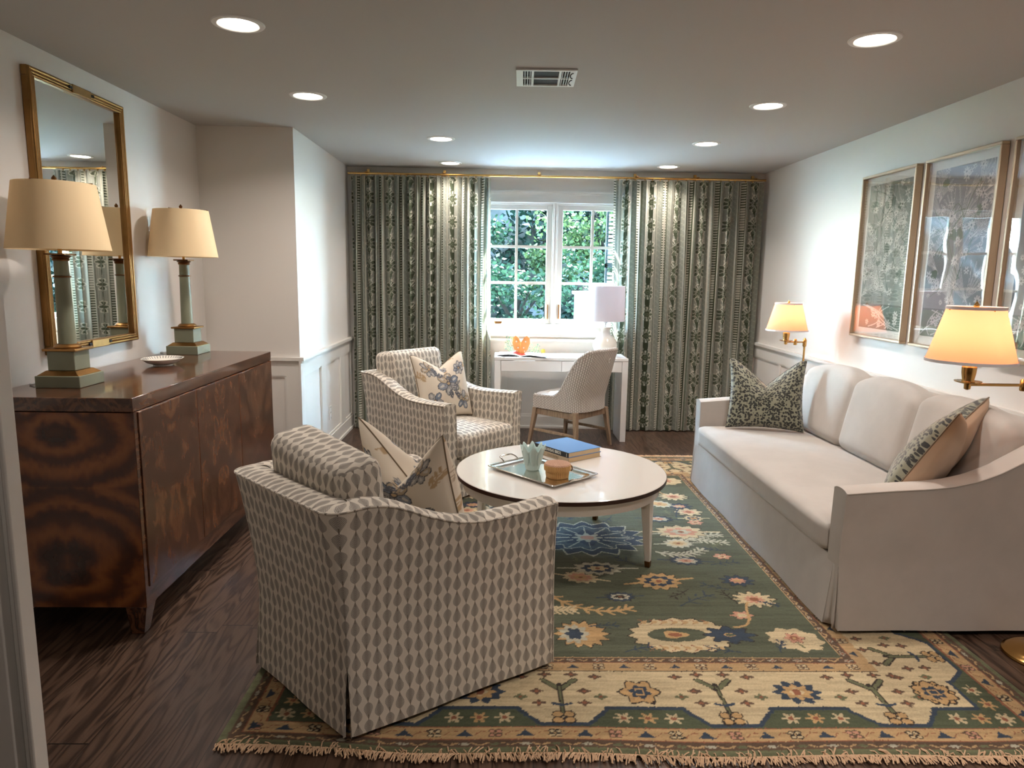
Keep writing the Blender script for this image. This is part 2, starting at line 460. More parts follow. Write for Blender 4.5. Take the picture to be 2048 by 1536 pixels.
def tag(o, label=None, cat=None, group=None, kind=None):
    if label: o['label'] = label
    if cat: o['category'] = cat
    if group: o['group'] = group
    if kind: o['kind'] = kind
    return o
def thing(name, label, cat, loc=(0, 0, 0), rz=0, group=None):
    o = bpy.data.objects.new(name, None); COL.objects.link(o); o.location = loc; o.rotation_euler = (0, 0, rz)
    o.empty_display_size = .1
    return tag(o, label, cat, group)
def struct(mb, name, mat, parent=None, **k):
    o = mb.build(name, mat, parent, **k)
    if not parent: o['kind'] = 'structure'
    return o
def fast_grid(name, X, Y, Z, C, mat, parent=None, off=(0, 0, 0), smooth=True):
    """X, Y, Z: (n, m) arrays; C: (n, m, 3) linear colours stored on the points"""
    n, m = X.shape; me = bpy.data.meshes.new(name)
    co = np.stack([X-off[0], Y-off[1], Z-off[2]], -1).reshape(-1, 3).astype(np.float32)
    idx = np.arange(n*m).reshape(n, m)
    q = np.stack([idx[:-1, :-1], idx[:-1, 1:], idx[1:, 1:], idx[1:, :-1]], -1).reshape(-1, 4)
    me.vertices.add(n*m); me.vertices.foreach_set('co', co.ravel())
    me.loops.add(q.size); me.loops.foreach_set('vertex_index', q.ravel().astype(np.int32))
    me.polygons.add(len(q)); me.polygons.foreach_set('loop_start', np.arange(0, q.size, 4, dtype=np.int32)); me.polygons.foreach_set('loop_total', np.full(len(q), 4, dtype=np.int32))
    me.update(calc_edges=True)
    ca = me.color_attributes.new('Col', 'FLOAT_COLOR', 'POINT')
    ca.data.foreach_set('color', np.concatenate([C.reshape(-1, 3), np.ones((n*m, 1))], 1).astype(np.float32).ravel())
    if smooth: me.polygons.foreach_set('use_smooth', np.ones(len(q), dtype=bool))
    me.materials.append(MAT[mat]); me.validate()
    o = bpy.data.objects.new(name, me); COL.objects.link(o)
    if parent: o.parent = parent
    else: o.location = off
    return o

def rbox_pts(w, d, h, r, crown=0, n=14, taper=0, side=0):
    """rounded cushion box, centred in x and y, bottom at 0; returns MB with metric uvs"""
    mb = MB(); R = min(r, w/2-1e-3, d/2-1e-3, h/2-1e-3)
    faces = [((1, 0, 0), (0, 1, 0), (0, 0, 1)), ((-1, 0, 0), (0, -1, 0), (0, 0, 1)), ((0, 1, 0), (-1, 0, 0), (0, 0, 1)), ((0, -1, 0), (1, 0, 0), (0, 0, 1)), ((0, 0, 1), (1, 0, 0), (0, 1, 0)), ((0, 0, -1), (-1, 0, 0), (0, 1, 0))]
    hw = Vector((w/2, d/2, h/2))
    ts = [math.sin((i/n-.5)*PI) * .5 + (i/n-.5) for i in range(n+1)]
    mx = ts[-1]; ts = [t/mx for t in ts]
    for nn, uu, vv in faces:
        nn, uu, vv = Vector(nn), Vector(uu), Vector(vv); P = []; UV = []
        for i in range(n+1):
            row = []; ur = []
            for j in range(n+1):
                q = nn + uu*ts[j] + vv*ts[i]
                p = Vector((q[0]*hw[0], q[1]*hw[1], q[2]*hw[2]))
                c = Vector([max(-hw[k]+R, min(hw[k]-R, p[k])) for k in range(3)])
                dlt = p-c
                if dlt.length > 1e-9: p = c+dlt.normalized()*R
                a, b, cc = q
                p.z += crown*(1-a*a)*(1-b*b)*(1 if cc > 0 else -0.0)*max(0, cc)
                if side: p.x += side*(1-b*b)*(1-cc*cc)*a; p.y += side*(1-a*a)*(1-cc*cc)*b
                if taper: p.x *= 1+taper*b
                row.append((p.x, p.y, p.z+h/2))
                hu = hw.dot(Vector([abs(x) for x in uu])); hv = hw.dot(Vector([abs(x) for x in vv]))
                ur.append((ts[j]*hu+nn.x*.7+nn.y*.37, ts[i]*hv))
            P.append(row); UV.append(ur)
        mb.grid(P, UV)
    return mb
def weld(o, d=1e-4):
    bm = bmesh.new(); bm.from_mesh(o.data); bmesh.ops.remove_doubles(bm, verts=bm.verts, dist=d)
    bmesh.ops.recalc_face_normals(bm, faces=bm.faces); bm.to_mesh(o.data); bm.free(); return o
def rotx(a): return Matrix.Rotation(a, 4, 'X')
def rotz(a): return Matrix.Rotation(a, 4, 'Z')
def trans(*p): return Matrix.Translation(Vector(p))
def text_mesh(name, body, size, mat, parent, matrix, depth=.0006):
    cu = bpy.data.curves.new(name, 'FONT'); cu.body = body; cu.size = size; cu.extrude = depth; cu.align_x = 'CENTER'; cu.align_y = 'CENTER'
    t = bpy.data.objects.new(name+'_curve', cu); COL.objects.link(t)
    bpy.context.view_layer.update()
    me = bpy.data.meshes.new_from_object(t.evaluated_get(bpy.context.evaluated_depsgraph_get())); me.name = name
    bpy.data.objects.remove(t); me.materials.clear(); me.materials.append(MAT[mat])
    me.transform(matrix)
    o = bpy.data.objects.new(name, me); COL.objects.link(o); o.parent = parent
    return o

class Canvas:
    """raster painter for woven and printed patterns, in metres"""
    def __init__(s, w, h, step, base):
        s.nx, s.ny = int(round(w/step))+1, int(round(h/step))+1; s.w, s.h = w, h
        s.x = np.linspace(0, w, s.nx); s.y = np.linspace(0, h, s.ny)
        s.X, s.Y = np.meshgrid(s.x, s.y); s.C = np.zeros((s.ny, s.nx, 3), np.float32); s.C[:] = base
    def win(s, x0, x1, y0, y1):
        a = np.searchsorted(s.x, (x0, x1)); b = np.searchsorted(s.y, (y0, y1)); return slice(b[0], b[1]+1), slice(a[0], a[1]+1)
    def rect(s, x0, x1, y0, y1, c): w_ = s.win(x0, x1, y0, y1); s.C[w_] = c
    def blob(s, cx, cy, rx, ry, c, rot=0, n=0, amp=.2, ph=0, sq=1.0, tri=False):
        m = max(rx, ry)*(1+abs(amp)+.05); w_ = s.win(cx-m, cx+m, cy-m, cy+m); X = s.X[w_]-cx; Y = s.Y[w_]-cy
        if X.size == 0: return
        cr, sr = math.cos(rot), math.sin(rot); U = (X*cr+Y*sr)/rx; V = (-X*sr+Y*cr)/ry
        r = (np.abs(U)**(2*sq)+np.abs(V)**(2*sq))**(.5/sq); lim = 1.0
        if n:
            th = np.arctan2(V, U); k = np.cos(n*th+ph)
            if tri: k = 2*np.abs(((n*th+ph)/(2*np.pi)) % 1-.5)*2-1
            lim = 1-amp/2+amp*k/2*1.0
        s.C[w_][r < lim] = c
    def stroke(s, pts, wd, c):
        for (x0, y0), (x1, y1) in zip(pts[:-1], pts[1:]):
            w_ = s.win(min(x0, x1)-wd, max(x0, x1)+wd, min(y0, y1)-wd, max(y0, y1)+wd); X = s.X[w_]; Y = s.Y[w_]
            if X.size == 0: continue
            dx, dy = x1-x0, y1-y0; L = dx*dx+dy*dy+1e-12
            t = np.clip(((X-x0)*dx+(Y-y0)*dy)/L, 0, 1); d = np.hypot(X-x0-t*dx, Y-y0-t*dy)
            s.C[w_][d < wd/2] = c
    def poly(s, pts, c):
        xs = [p[0] for p in pts]; ys = [p[1] for p in pts]; w_ = s.win(min(xs), max(xs), min(ys), max(ys)); X = s.X[w_]; Y = s.Y[w_]
        if X.size == 0: return
        ins = np.zeros(X.shape, bool); n = len(pts)
        for i in range(n):
            (x1, y1), (x2, y2) = pts[i], pts[(i+1) % n]
            if y1 == y2: continue
            ins ^= ((y1 > Y) != (y2 > Y)) & (X < (x2-x1)*(Y-y1)/(y2-y1)+x1)
        s.C[w_][ins] = c
def bez(p, n=24):
    p = [np.array(q, float) for q in p]; out = []
    for i in range(n+1):
        t = i/n; q = p
        while len(q) > 1: q = [a*(1-t)+b*t for a, b in zip(q[:-1], q[1:])]
        out.append(tuple(q[0]))
    return out
# ------------------------------------------------------------------ room shell
struct(MB().box(-2.2, 2.65, -2.1, 6.85, -.06, 0), 'floor', 'floor')
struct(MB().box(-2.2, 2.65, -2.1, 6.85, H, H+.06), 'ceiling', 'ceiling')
struct(MB().box(XL-.1, XL, -2.1, YP+.1, 0, H), 'wall_left', 'wall')
struct(MB().box(XL, XP, YP, YP+.1, 0, H), 'wall_alcove', 'wall')
struct(MB().box(XP-.1, XP, YP+.1, YB+.15, 0, H), 'wall_side', 'wall')
struct(MB().box(XR, XR+.1, -2.1, YB+.15, 0, H), 'wall_right', 'wall')
struct(MB().box(XL, XR, -2.1, -2.0, 0, H), 'wall_front', 'wall')
WX0, WX1, WZ0, WZ1 = -.19, 1.255, .985, 2.15
mb = MB(); mb.box(XP, WX0, YB, YB+.15, 0, H).box(WX1, XR, YB, YB+.15, 0, H).box(WX0, WX1, YB, YB+.15, 0, WZ0).box(WX0, WX1, YB, YB+.15, WZ1, H)
struct(mb, 'wall_back', 'wall')
# partition and cased opening beside the camera
struct(MB().box(XL, -1.03, YF+.004, YF+.11, 0, H), 'wall_partition', 'wall')
dr = bpy.data.objects.new('door_1', None); COL.objects.link(dr); dr.location = (-.83, YF, 0); dr['kind'] = 'structure'
mb = MB().box(-.862, -.852, YF-.004, YF+.034, 0, 2.2).box(-.884, -.862, YF+.016, YF+.034, 0, 2.2).box(-.930, -.884, YF-.006, YF+.034, 0, 2.2).box(-.944, -.930, YF+.006, YF+.034, 0, 2.2).box(-1.04, -.944, YF-.014, YF+.034, 0, 2.2)
struct(mb, 'door_casing', 'trim', dr, off=dr.location, bevel=.003)

def rail_x(mb, x0, x1, y, s):                       # chair rail and base on a wall facing +-y
    for z0, z1, d in ((.852, .876, .034), (.836, .852, .020), (.742, .836, .013), (0, .118, .016), (.118, .130, .010), (0, .022, .026)):
        a, b = sorted((y, y+s*d)); mb.box(x0, x1, a, b, z0, z1)
def rail_y(mb, y0, y1, x, s):
    for z0, z1, d in ((.852, .876, .034), (.836, .852, .020), (.742, .836, .013), (0, .118, .016), (.118, .130, .010), (0, .022, .026)):
        a, b = sorted((x, x+s*d)); mb.box(a, b, y0, y1, z0, z1)
def bead(mb, a0, a1, z0, z1, c, s, axis):           # small moulding inside a panel
    t, d = .011, .009
    for p, q, r, u in ((a0, a1, z0, z0+t), (a0, a1, z1-t, z1), (a0, a0+t, z0+t, z1-t), (a1-t, a1, z0+t, z1-t)):
        lo, hi = sorted((c, c+s*d))
        mb.box(p, q, lo, hi, r, u) if axis == 'x' else mb.box(lo, hi, p, q, r, u)
def wains_y(name, y0, y1, x, s, panels):
    mb = MB(); rail_y(mb, y0, y1, x, s); e = y0
    for a, b in panels:
        lo, hi = sorted((x, x+s*.013)); mb.box(lo, hi, e, a, .13, .742); bead(mb, a, b, .13, .742, x, s, 'y'); e = b
    lo, hi = sorted((x, x+s*.013)); mb.box(lo, hi, e, y1, .13, .742)
    struct(mb, name, 'trim')
def wains_x(name, x0, x1, y, s, panels):
    mb = MB(); rail_x(mb, x0, x1, y, s); e = x0
    for a, b in panels:
        lo, hi = sorted((y, y+s*.013)); mb.box(e, a, lo, hi, .13, .742); bead(mb, a, b, .13, .742, y, s, 'x'); e = b
    lo, hi = sorted((y, y+s*.013)); mb.box(e, x1, lo, hi, .13, .742)
    struct(mb, name, 'trim')
wains_y('trim_1', YP-.034, YB, XP, 1, [(5.03, 5.51), (5.65, 6.19), (6.35, 6.655)])
wains_x('trim_2', XL, XP, YP, -1, [(-1.97, -1.498)])
wains_y('trim_3', YF+.11, YP-.034, XL, 1, [(1.5, 2.2), (2.32, 3.02), (3.14, 3.84), (3.96, 4.66)])
wains_y('trim_4', 1.4, YB, XR, -1, [(1.6, 2.25), (2.37, 3.02), (3.14, 3.79), (3.91, 4.56), (4.68, 5.33), (5.43, 6.005), (6.03, 6.66)])
wains_x('trim_5', XP+.034, XR-.034, YB, -1, [(-1.2, -.78), (-.66, -.05), (.09, .94), (1.06, 1.7), (1.82, 2.38)])
o = thing('wall_outlet', 'white duplex power outlet on the panelled wall beside the left curtain', 'outlet', (XP+.001, 5.80, .31))
mb = MB().box(0, .006, -.035, .035, -.057, .057); mb.build('cover_plate', 'white', o, bevel=.002)
MB().box(.006, .009, -.016, .016, .008, .036).box(.006, .009, -.016, .016, -.036, -.008).build('socket_face', 'whitemetal', o, bevel=.001)

# ------------------------------------------------------------------ window
win = bpy.data.objects.new('window_1', None); COL.objects.link(win); win.location = (.533, YB, WZ0); win['kind'] = 'structure'
wo = win.location
mb = MB()
mb.box(WX0, WX1, YB-.055, YB+.15, WZ0-.0, WZ0+.030)          # stool
struct(mb, 'window_stool', 'trim', win, off=wo, bevel=.004)
mb = MB()
for d, a, b in ((.030, 0, .018), (.018, .018, .072), (.026, .072, .090), (.036, .09, .104)):      # stepped casing
    mb.box(WX0-b, WX1+b, YB-d, YB, WZ1-.008+a, WZ1-.008+b)
    mb.box(WX0-b, WX0-a, YB-d, YB, WZ0-.05, WZ1-.008+a); mb.box(WX1+a, WX1+b, YB-d, YB, WZ0-.05, WZ1-.008+a)
mb.box(WX0-.07, WX1+.07, YB-.020, YB, WZ0-.075, WZ0-.002).box(WX0-.07, WX1+.07, YB-.028, YB, WZ0-.088, WZ0-.075)
struct(mb, 'window_casing', 'trim', win, off=wo)
mb = MB()
mb.box(WX0, WX0+.03, YB+.02, YB+.14, WZ0+.03, WZ1).box(WX1-.03, WX1, YB+.02, YB+.14, WZ0+.03, WZ1).box(WX0+.03, .508, YB+.021, YB+.139, WZ1-.028, WZ1).box(.558, WX1-.03, YB+.021, YB+.139, WZ1-.028, WZ1)
mb.box(.508, .558, YB+.005, YB+.14, WZ0+.03, WZ1).box(.520, .546, YB-.008, YB+.02, WZ0+.03, WZ1)
struct(mb, 'window_frame', 'trim', win, off=wo, bevel=.003)
def sash(x0, x1, handle_x):
    fr = .050; z0, z1 = WZ0+.03, WZ1-.028
    mb = MB().box(x0, x0+fr, YB+.035, YB+.075, z0, z1).box(x1-fr, x1, YB+.035, YB+.075, z0, z1).box(x0+fr, x1-fr, YB+.036, YB+.074, z0, z0+.045).box(x0+fr, x1-fr, YB+.036, YB+.074, z1-.04, z1)
    s = struct(mb, 'sash', 'trim', win, off=wo, bevel=.004)
    gx0, gx1, gz0, gz1 = x0+fr, x1-fr, z0+.045, z1-.04
    mb = MB(); c = (gx0+gx1)/2; mb.box(c-.0125, c+.0125, YB+.045, YB+.070, gz0, gz1)
    for k in (1, 2):
        z = gz0+(gz1-gz0)*k/3; mb.box(gx0, gx1, YB+.0455, YB+.0695, z-.0125, z+.0125)
    struct(mb, 'muntins', 'trim', s)
    struct(MB().box(gx0-.004, gx1+.004, YB+.055, YB+.060, gz0-.004, gz1+.004), 'window_glass', 'glass', s)
    struct(MB().box(handle_x-.006, handle_x+.006, YB+.012, YB+.036, 1.065, 1.20), 'sash_lock', 'bronze', s, bevel=.003)
    for ch in s.children: ch.data.transform(trans(-wo[0], -wo[1], -wo[2]))
sash(WX0+.03, .508, .478); sash(.558, WX1-.03, .587)
mb = MB().box(-.028, .045, YB-.045, YB-.005, WZ0+.030, WZ0+.058); struct(mb, 'crank_cover', 'bronze', win, off=wo, bevel=.008)

# ------------------------------------------------------------------ recessed lights + vent
def can_light(x, y, label, k=1.0, spread=150):
    t = thing('recessed_light', label, 'ceiling light', (x, y, H), 0, 'recessed ceiling lights')
    MB().lathe([(.073, -.001), (.080, -.007), (.098, -.005), (.102, -.0005)], 40, cap=False).build('trim_ring', 'whitemetal', t, smooth=True)
    MB().lathe([(.001, -.0035), (.076, -.0035)], 40, cap=False).build('lens', 'lens', t)
    lt = bpy.data.lights.new('lamp_light', 'AREA'); lt.shape = 'DISK'; lt.size = .14; lt.energy = CAN_WATTS*k; lt.color = (1, .885, .80); lt.spread = math.radians(spread)
    lo = bpy.data.objects.new('lamp_light', lt); COL.objects.link(lo); lo.parent = t; lo.location = (0, 0, -.012)
for x, y, lb in ((-1.035, 2.965, 'lit round recessed light in the ceiling above the front of the sideboard'), (1.511, 2.975, 'lit round recessed light in the ceiling above the near end of the sofa'),
                 (-1.061, 4.09, 'lit round recessed light between the alcove corner and the ceiling vent'), (1.509, 4.10, 'lit round recessed light right of the ceiling vent, second from the camera'),
                 (-.421, 5.264, 'lit round recessed light ahead of the left curtain, second from the window'), (1.504, 5.26, 'lit round recessed light ahead of the right curtain, second from the window'),
                 (-.427, 6.38, 'lit round recessed light closest to the left curtain rod'), (1.493, 6.36, 'lit round recessed light closest to the right curtain rod')):
    can_light(x, y, lb, .6 if y > 6 else 1.0, 120 if y > 6 else 150)
for x, y, lb in ((-.30, .30, 'unseen recessed light added as fill left of the camera'), (1.35, 1.10, 'unseen recessed light added as fill right of the camera')):
    can_light(x, y, lb, 1.4 if x > 0 else .3, 116 if x > 0 else 165)  # unseen fixtures added to brighten the surfaces nearest the camera
t = thing('air_vent', 'white metal air register in the middle of the ceiling', 'vent', (.225, 3.62, H), math.radians(-2))
W2, D2 = .146, .145
mb = MB(); z0, z1 = -.010, -.001
mb.box(-W2, -W2+.034, -D2, D2, z0, z1).box(W2-.034, W2, -D2, D2, z0, z1).box(-W2+.034, W2-.034, -D2, -D2+.02, z0, z1).box(-W2+.034, W2-.034, D2-.02, D2, z0, z1)
mb.box(-W2+.034, W2-.034, -.007, .007, z0, z1)
for sx in (-1, 1): mb.box(*sorted((sx*.072, sx*.060)), -D2+.02, D2-.02, z0, z1)
mb.build('register_frame', 'whitemetal', t, bevel=.0015)
MB().box(-W2+.004, W2-.004, -D2+.004, D2-.004, -.002, -.0004).build('duct_shade_plate', 'dark', t)  # flat dark plate, its colour stands for the shade inside the duct
for sx in (-1, 1):
    mb = MB()
    for k in range(3):
        x = sx*(.078+k*.0125); mb.box(x-.0016, x+.0016, -D2+.02, D2-.02, z0+.001, z1)
    mb.build('louvre', 'whitemetal', t)
mb = MB()
for yy in (-.06, .06):
    P = [(.128+.012*math.cos(a), yy+.045*math.sin(a), -.0115) for a in np.linspace(PI*.5, PI*1.5, 9)]
    mb.tube(P, .0025, 6)
mb.build('damper_lever', 'dark', t)

# ------------------------------------------------------------------ curtains + rod
def curtain_colour(s, z, rep=.36):
    """printed stripes: dark floral band, plain edge, check, ladder, check; s cloth metres, z height"""
    light = srgb2lin((216, 214, 200)); mid = srgb2lin((156, 161, 150)); dark = srgb2lin((78, 86, 66)); grn = srgb2lin((114, 122, 102))
    C = np.zeros(s.shape+(3,), np.float32); C[:] = mid
    u = np.mod(s, rep)/rep
    # fine woven texture over checks
    chk = (np.sin(z*2*np.pi/.011) > .1) & (np.sin(s*2*np.pi/.012) > -.2)
    zone = (u < .17) | (u > .83)
    C[~zone] = mid*.82
    C[~zone & chk] = (mid*.78+light*.12)
    C[~zone & (np.mod(np.floor(s/.010)+np.floor(z/.013), 4) == 0)] = mid*.62+light*.22
    C[(np.abs(u-.5) > .20) & (np.abs(u-.5) < .215)] = light*.75
    C[(np.abs(u-.5) > .115) & (np.abs(u-.5) < .135)] = grn*.75
    # ladder at u=.5
    lad = np.abs(u-.5) < .085
    C[lad] = dark
    rung = (np.mod(z, .0235)/.0235 > .42)
    C[lad & (np.abs(u-.5) > .012) & (np.abs(u-.5) < .072) & rung] = light
    C[lad & (np.abs(u-.5) < .018)] = light*.92+dark*.08
    C[np.abs(np.abs(u-.5)-.09) < .006] = light
    # floral band, centred on u=0
    uu = np.where(u > .5, u-1, u)*rep                        # metres from band centre
    band = np.abs(uu) < .080
    C[band] = mid*.88
    C[band & (np.sin(uu*2*np.pi/.0085) > .35)] = light*.66
    for k0 in (0.0,):
        zz = np.mod(z+k0, .205)-.1025
        r = np.hypot(uu, zz/1.12); th = np.arctan2(zz, uu)
        P10 = np.abs(np.cos(th*5)); lim = .060+.020*P10**1.2
        fl = band & (r < lim); C[fl] = grn*.72
        C[band & (r < lim) & (r > lim-.0085)] = light*1.05
        C[fl & (r > .020) & (P10 < .30)] = light
        C[fl & (r > .024) & (r < .040) & (P10 > .965)] = light*.9
        C[band & (r < .024)] = dark
        C[band & (r < .012) & (r > .006)] = grn
    zb = np.mod(z+.1025, .205)-.1025
    C[band & (np.abs(zb) < .036) & (np.abs(uu) < .020+.010*(zb/.036))] = dark*.8
    C[band & (np.abs(zb+.030) < .030) & (np.abs(np.abs(uu)-.028-.4*(zb+.03)) < .0035)] = light
    C[np.abs(np.abs(uu)-.082) < .0035] = light
    return C
def curtain(name, label, xa, xb, top, bot_off, cloth, seed, rep, off, lean):
    rs = np.random.RandomState(seed); step = .0042
    ns = int(cloth/step)+1; nz = int(2.33/.0058)+1
    s = np.linspace(0, cloth, ns); z = np.linspace(.012, top, nz)
    Sg, Zg = np.meshgrid(s, z)
    nf = cloth/.13
    jit = np.interp(s, np.linspace(0, cloth, int(nf)+1), rs.uniform(-.5, .5, int(nf)+1))
    amp = np.interp(s, np.linspace(0, cloth, int(nf)+1), rs.uniform(.6, 1.25, int(nf)+1))
    low = 1-(Zg-.012)/(top-.012)
    drift = np.interp(s, np.linspace(0, cloth, 9), rs.uniform(-.35, .35, 9))
    ph = 2*np.pi*Sg/.13 + jit*1.6 + drift*low*2.2
    A = (.036*amp)*(.72+.38*np.sin(np.pi*np.clip(low*1.15, 0, 1))+.15*low)
    Y = 6.583 + A*np.sin(ph) + .006*np.sin(ph*.5+1.0)*low
    p = Sg/cloth
    X = xa+(xb-xa)*p + .010*np.sin(2*ph+.4)*amp*(.9) + (p-.5)*.05*low*0 + lean*low*np.interp(p, (0, 1), (1, .15)) + .006*np.sin(ph*.33+low*3)
    pinch = np.exp(-((1-low)*0+low)/.045)                    # pinch pleats at the heading
    Y = Y*(1-.0*pinch)
    Zt = Zg.copy(); Zt += bot_off*(1-(Zg/top))*np.sin(p*3)
    C = curtain_colour(Sg+off, Zg, rep)
    wv = (rs.rand(*Sg.shape)-.5)*.08; C = C*(1+wv[..., None])
    r = thing(name, label, 'curtain', ((xa+xb)/2, 6.585, 0), 0, 'floor length printed curtains')
    o = fast_grid('curtain_panel', X, Y, Zt, C, 'curtain', r, (r.location.x, r.location.y, 0))
    # heading hooks / rings
    for k in range(int(nf)):
        i = int((k+.5)/nf*(ns-1)); x = X[-1, i]-r.location.x
        MB().box(x-.003, x+.003, -.010, .004, top-.004, top+.010).build('heading_hook', 'brass', r)
    return r
curtain('curtain', 'left patterned green and ivory curtain panel beside the panelled wall', -1.345, -.070, 2.346, 0, 2.7, 3, .40, .05, -.005)
curtain('curtain', 'right patterned green and ivory curtain panel behind the far end of the sofa', 1.055, 2.425, 2.346, 0, 2.3, 11, .40, .21, .015)
t = thing('curtain_rod', 'long thin brass curtain rod across the top of the window wall', 'curtain rod', (.52, 6.583, 2.366))
MB().tube([(-1.89, 0, 0), (1.93, 0, 0)], .0105, 12).build('rod', 'brass', t, smooth=True)
for x in (-1.72, -1.02, -.15, .74, 1.3, 1.84):
    mb = MB().tube([(x, 0, .0), (x, .0, .016), (x, .085, .020)], .004, 6).lathe([(.018, 0), (.018, .004)], 12, (x, 0, .013)).box(x-.012, x+.012, .086, .113, 0, .05)
    mb.build('bracket', 'brass', t)

# ------------------------------------------------------------------ sideboard
SX0, SX1, SY0, SY1, SZ0, SZ1 = -2.005, -1.405, 2.685, 4.35, .125, .985
sb = thing('sideboard', 'long burled walnut sideboard with plain doors along the left wall', 'sideboard', ((SX0+SX1)/2, (SY0+SY1)/2, 0))
so_ = sb.location
def uvbox(mb, x0, x1, y0, y1, z0, z1, mid_y=None, mid_x=None, vo=0):
    b = len(mb.f); mb.box(x0, x1, y0, y1, z0, z1)
    for i in range(b, len(mb.f)):
        ps = [mb.v[k] for k in mb.f[i]]
        dx = max(p[0] for p in ps)-min(p[0] for p in ps); dy = max(p[1] for p in ps)-min(p[1] for p in ps); dz = max(p[2] for p in ps)-min(p[2] for p in ps)
        my = mid_y if mid_y is not None else (y0+y1)/2; mx = mid_x if mid_x is not None else (x0+x1)/2
        if dx < 1e-6: mb.uv[i] = tuple((p[1]-my, p[2]+vo) for p in ps)
        elif dy < 1e-6: mb.uv[i] = tuple((p[0]-mx, p[2]+vo) for p in ps)
        else: mb.uv[i] = tuple((p[0]-mx, p[1]+vo) for p in ps)
mb = MB(); uvbox(mb, SX0, SX1-.0006, SY0, SY1, SZ0, SZ1-.058, vo=.3)
mb.build('carcass', 'burl_end', sb, off=so_, bevel=.0012)
mb = MB(); uvbox(mb, SX0, SX1, SY0-.002, SY1+.002, SZ1-.055, SZ1)
mb.build('top', 'walnut', sb, off=so_, bevel=.003)
mb = MB().box(SX1-.010, SX1+.001, SY0+.0015, SY0+.028, SZ0-.001, SZ1-.056).box(SX1-.010, SX1+.001, SY1-.028, SY1-.0015, SZ0-.001, SZ1-.056).box(SX1-.010, SX1-.0004, SY0+.028, SY1-.028, SZ0-.001, SZ0+.075)
mb.build('face_frame', 'walnut', sb, off=so_)
dw = (SY1-SY0-.056)/3
for k in range(3):
    a = SY0+.028+k*dw+.002; b = a+dw-.004
    mb = MB(); uvbox(mb, SX1-.004, SX1+.006, a, b, SZ0+.078, SZ1-.060, vo=k*2.3+1)
    mb.build('door', 'burl', sb, off=so_, bevel=.002)
for x, y in ((SX1-.045, SY0+.045), (SX1-.045, SY1-.045), (SX0+.045, SY0+.045), (SX0+.045, SY1-.045)):
    MB().frustum((x+(.008 if x > -1.6 else -.008)*-1, y, 0), .052, .052, (x, y, SZ0), .085, .085).build('leg', 'walnut', sb, off=so_, bevel=.003)

# column lamps
def column_lamp(x, y, label):
    t = thing('table_lamp', label, 'lamp', (x, y, SZ1), 0, 'column lamps on the sideboard')
    mb = MB().box(-.092, .092, -.092, .092, 0, .050); mb.build('plinth', 'sage', t, bevel=.003)
    mb = MB().frustum((0, 0, .050), .176, .176, (0, 0, .068), .128, .128); mb.build('gilt_step', 'goldleaf', t, bevel=.003)
    mb = MB().box(-.056, .056, -.056, .056, .068, .150); mb.build('pedestal', 'sage', t, bevel=.003)
    mb = MB().box(-.068, .068, -.068, .068, .150, .160); mb.lathe([(.050, .160), (.052, .166), (.044, .174), (.036, .178)], 28, cap=True); mb.build('gilt_collar', 'goldleaf', t, bevel=.002)
    mb = MB().lathe([(.0335, .176), (.033, .20), (.0305, .34), (.0275, .50), (.0265, .525)], 32); mb.build('column', 'sage', t, smooth=True)
    MB().lathe([(.026, .452), (.034, .455), (.034, .459), (.026, .462)], 28).build('column_ring', 'bronze', t, smooth=True)
    mb = MB().lathe([(.029, .522), (.033, .527), (.030, .533), (.040, .541), (.030, .545)], 28).box(-.042, .042, -.042, .042, .545, .552); mb.build('capital', 'bronze', t, smooth=True)
    mb = MB().tube([(0, 0, .55), (0, 0, .62)], .008, 8).lathe([(.014, .60), (.016, .61), (.016, .65), (.012, .66)], 14); mb.build('socket', 'brass', t, smooth=True)
    mb = MB().tube([(.0, 0, .62), (.0, 0, .845)], .0022, 6).tube([(0, -.155, .835), (0, 0, .838), (0, .155, .835)], .002, 6).tube([(-.155, 0, .835), (0, 0, .838), (.155, 0, .835)], .002, 6).lathe([(.001, .842), (.009, .848), (.010, .856), (.004, .864), (.001, .868)], 12); mb.build('finial', 'bronze', t, smooth=True)
    mb = MB().lathe([(.190, .567), (.149, .834)], 56, cap=False).lathe([(.1470, .834), (.1880, .567)], 56, cap=False); mb.build('lamp_shade', 'shade_tan', t, smooth=True)
    mb = MB().tube([(-.09, -.02, .012), (-.13, -.04, .006), (-.16, -.02, .004), (-.165, .03, .004)], .003, 6); mb.build('cord', 'whitemetal', t, smooth=True)
column_lamp(-1.818, 2.99, 'nearer sage green column lamp with tan shade on the sideboard before the mirror')
column_lamp(-1.846, 4.21, 'farther sage green column lamp with tan shade on the alcove end of the sideboard')
# dish
t = thing('trinket_dish', 'shallow white scalloped dish with dark rim marks on the sideboard', 'dish', (-1.745, 3.665, SZ1))
P = []; n = 48
prof = [(.0, .004), (.045, .004), (.075, .016), (.096, .034), (.100, .036), (.094, .0375), (.073, .022), (.045, .011), (.0, .010)]
for r, z in [(.04, 0), (.045, .0)]+prof[1:-1]+[(.001, .010)]:
    P.append([(r*(1+.018*math.cos(10*2*PI*k/n)*(r/.1)**3)*math.cos(2*PI*k/n)*1.0, r*1.15*math.sin(2*PI*k/n), z) for k in range(n)])
MB().grid(P, wrap=True, flip=True).build('bowl', 'porcelain', t, smooth=True)
mb = MB()
for k in range(40):
    a = 2*PI*k/40; mb.tube([(.078*math.cos(a), .0897*math.sin(a), .0265), (.091*math.cos(a), .1046*math.sin(a), .0362)], .0013, 4)
mb.build('rim_marks', 'blackcloth', t)

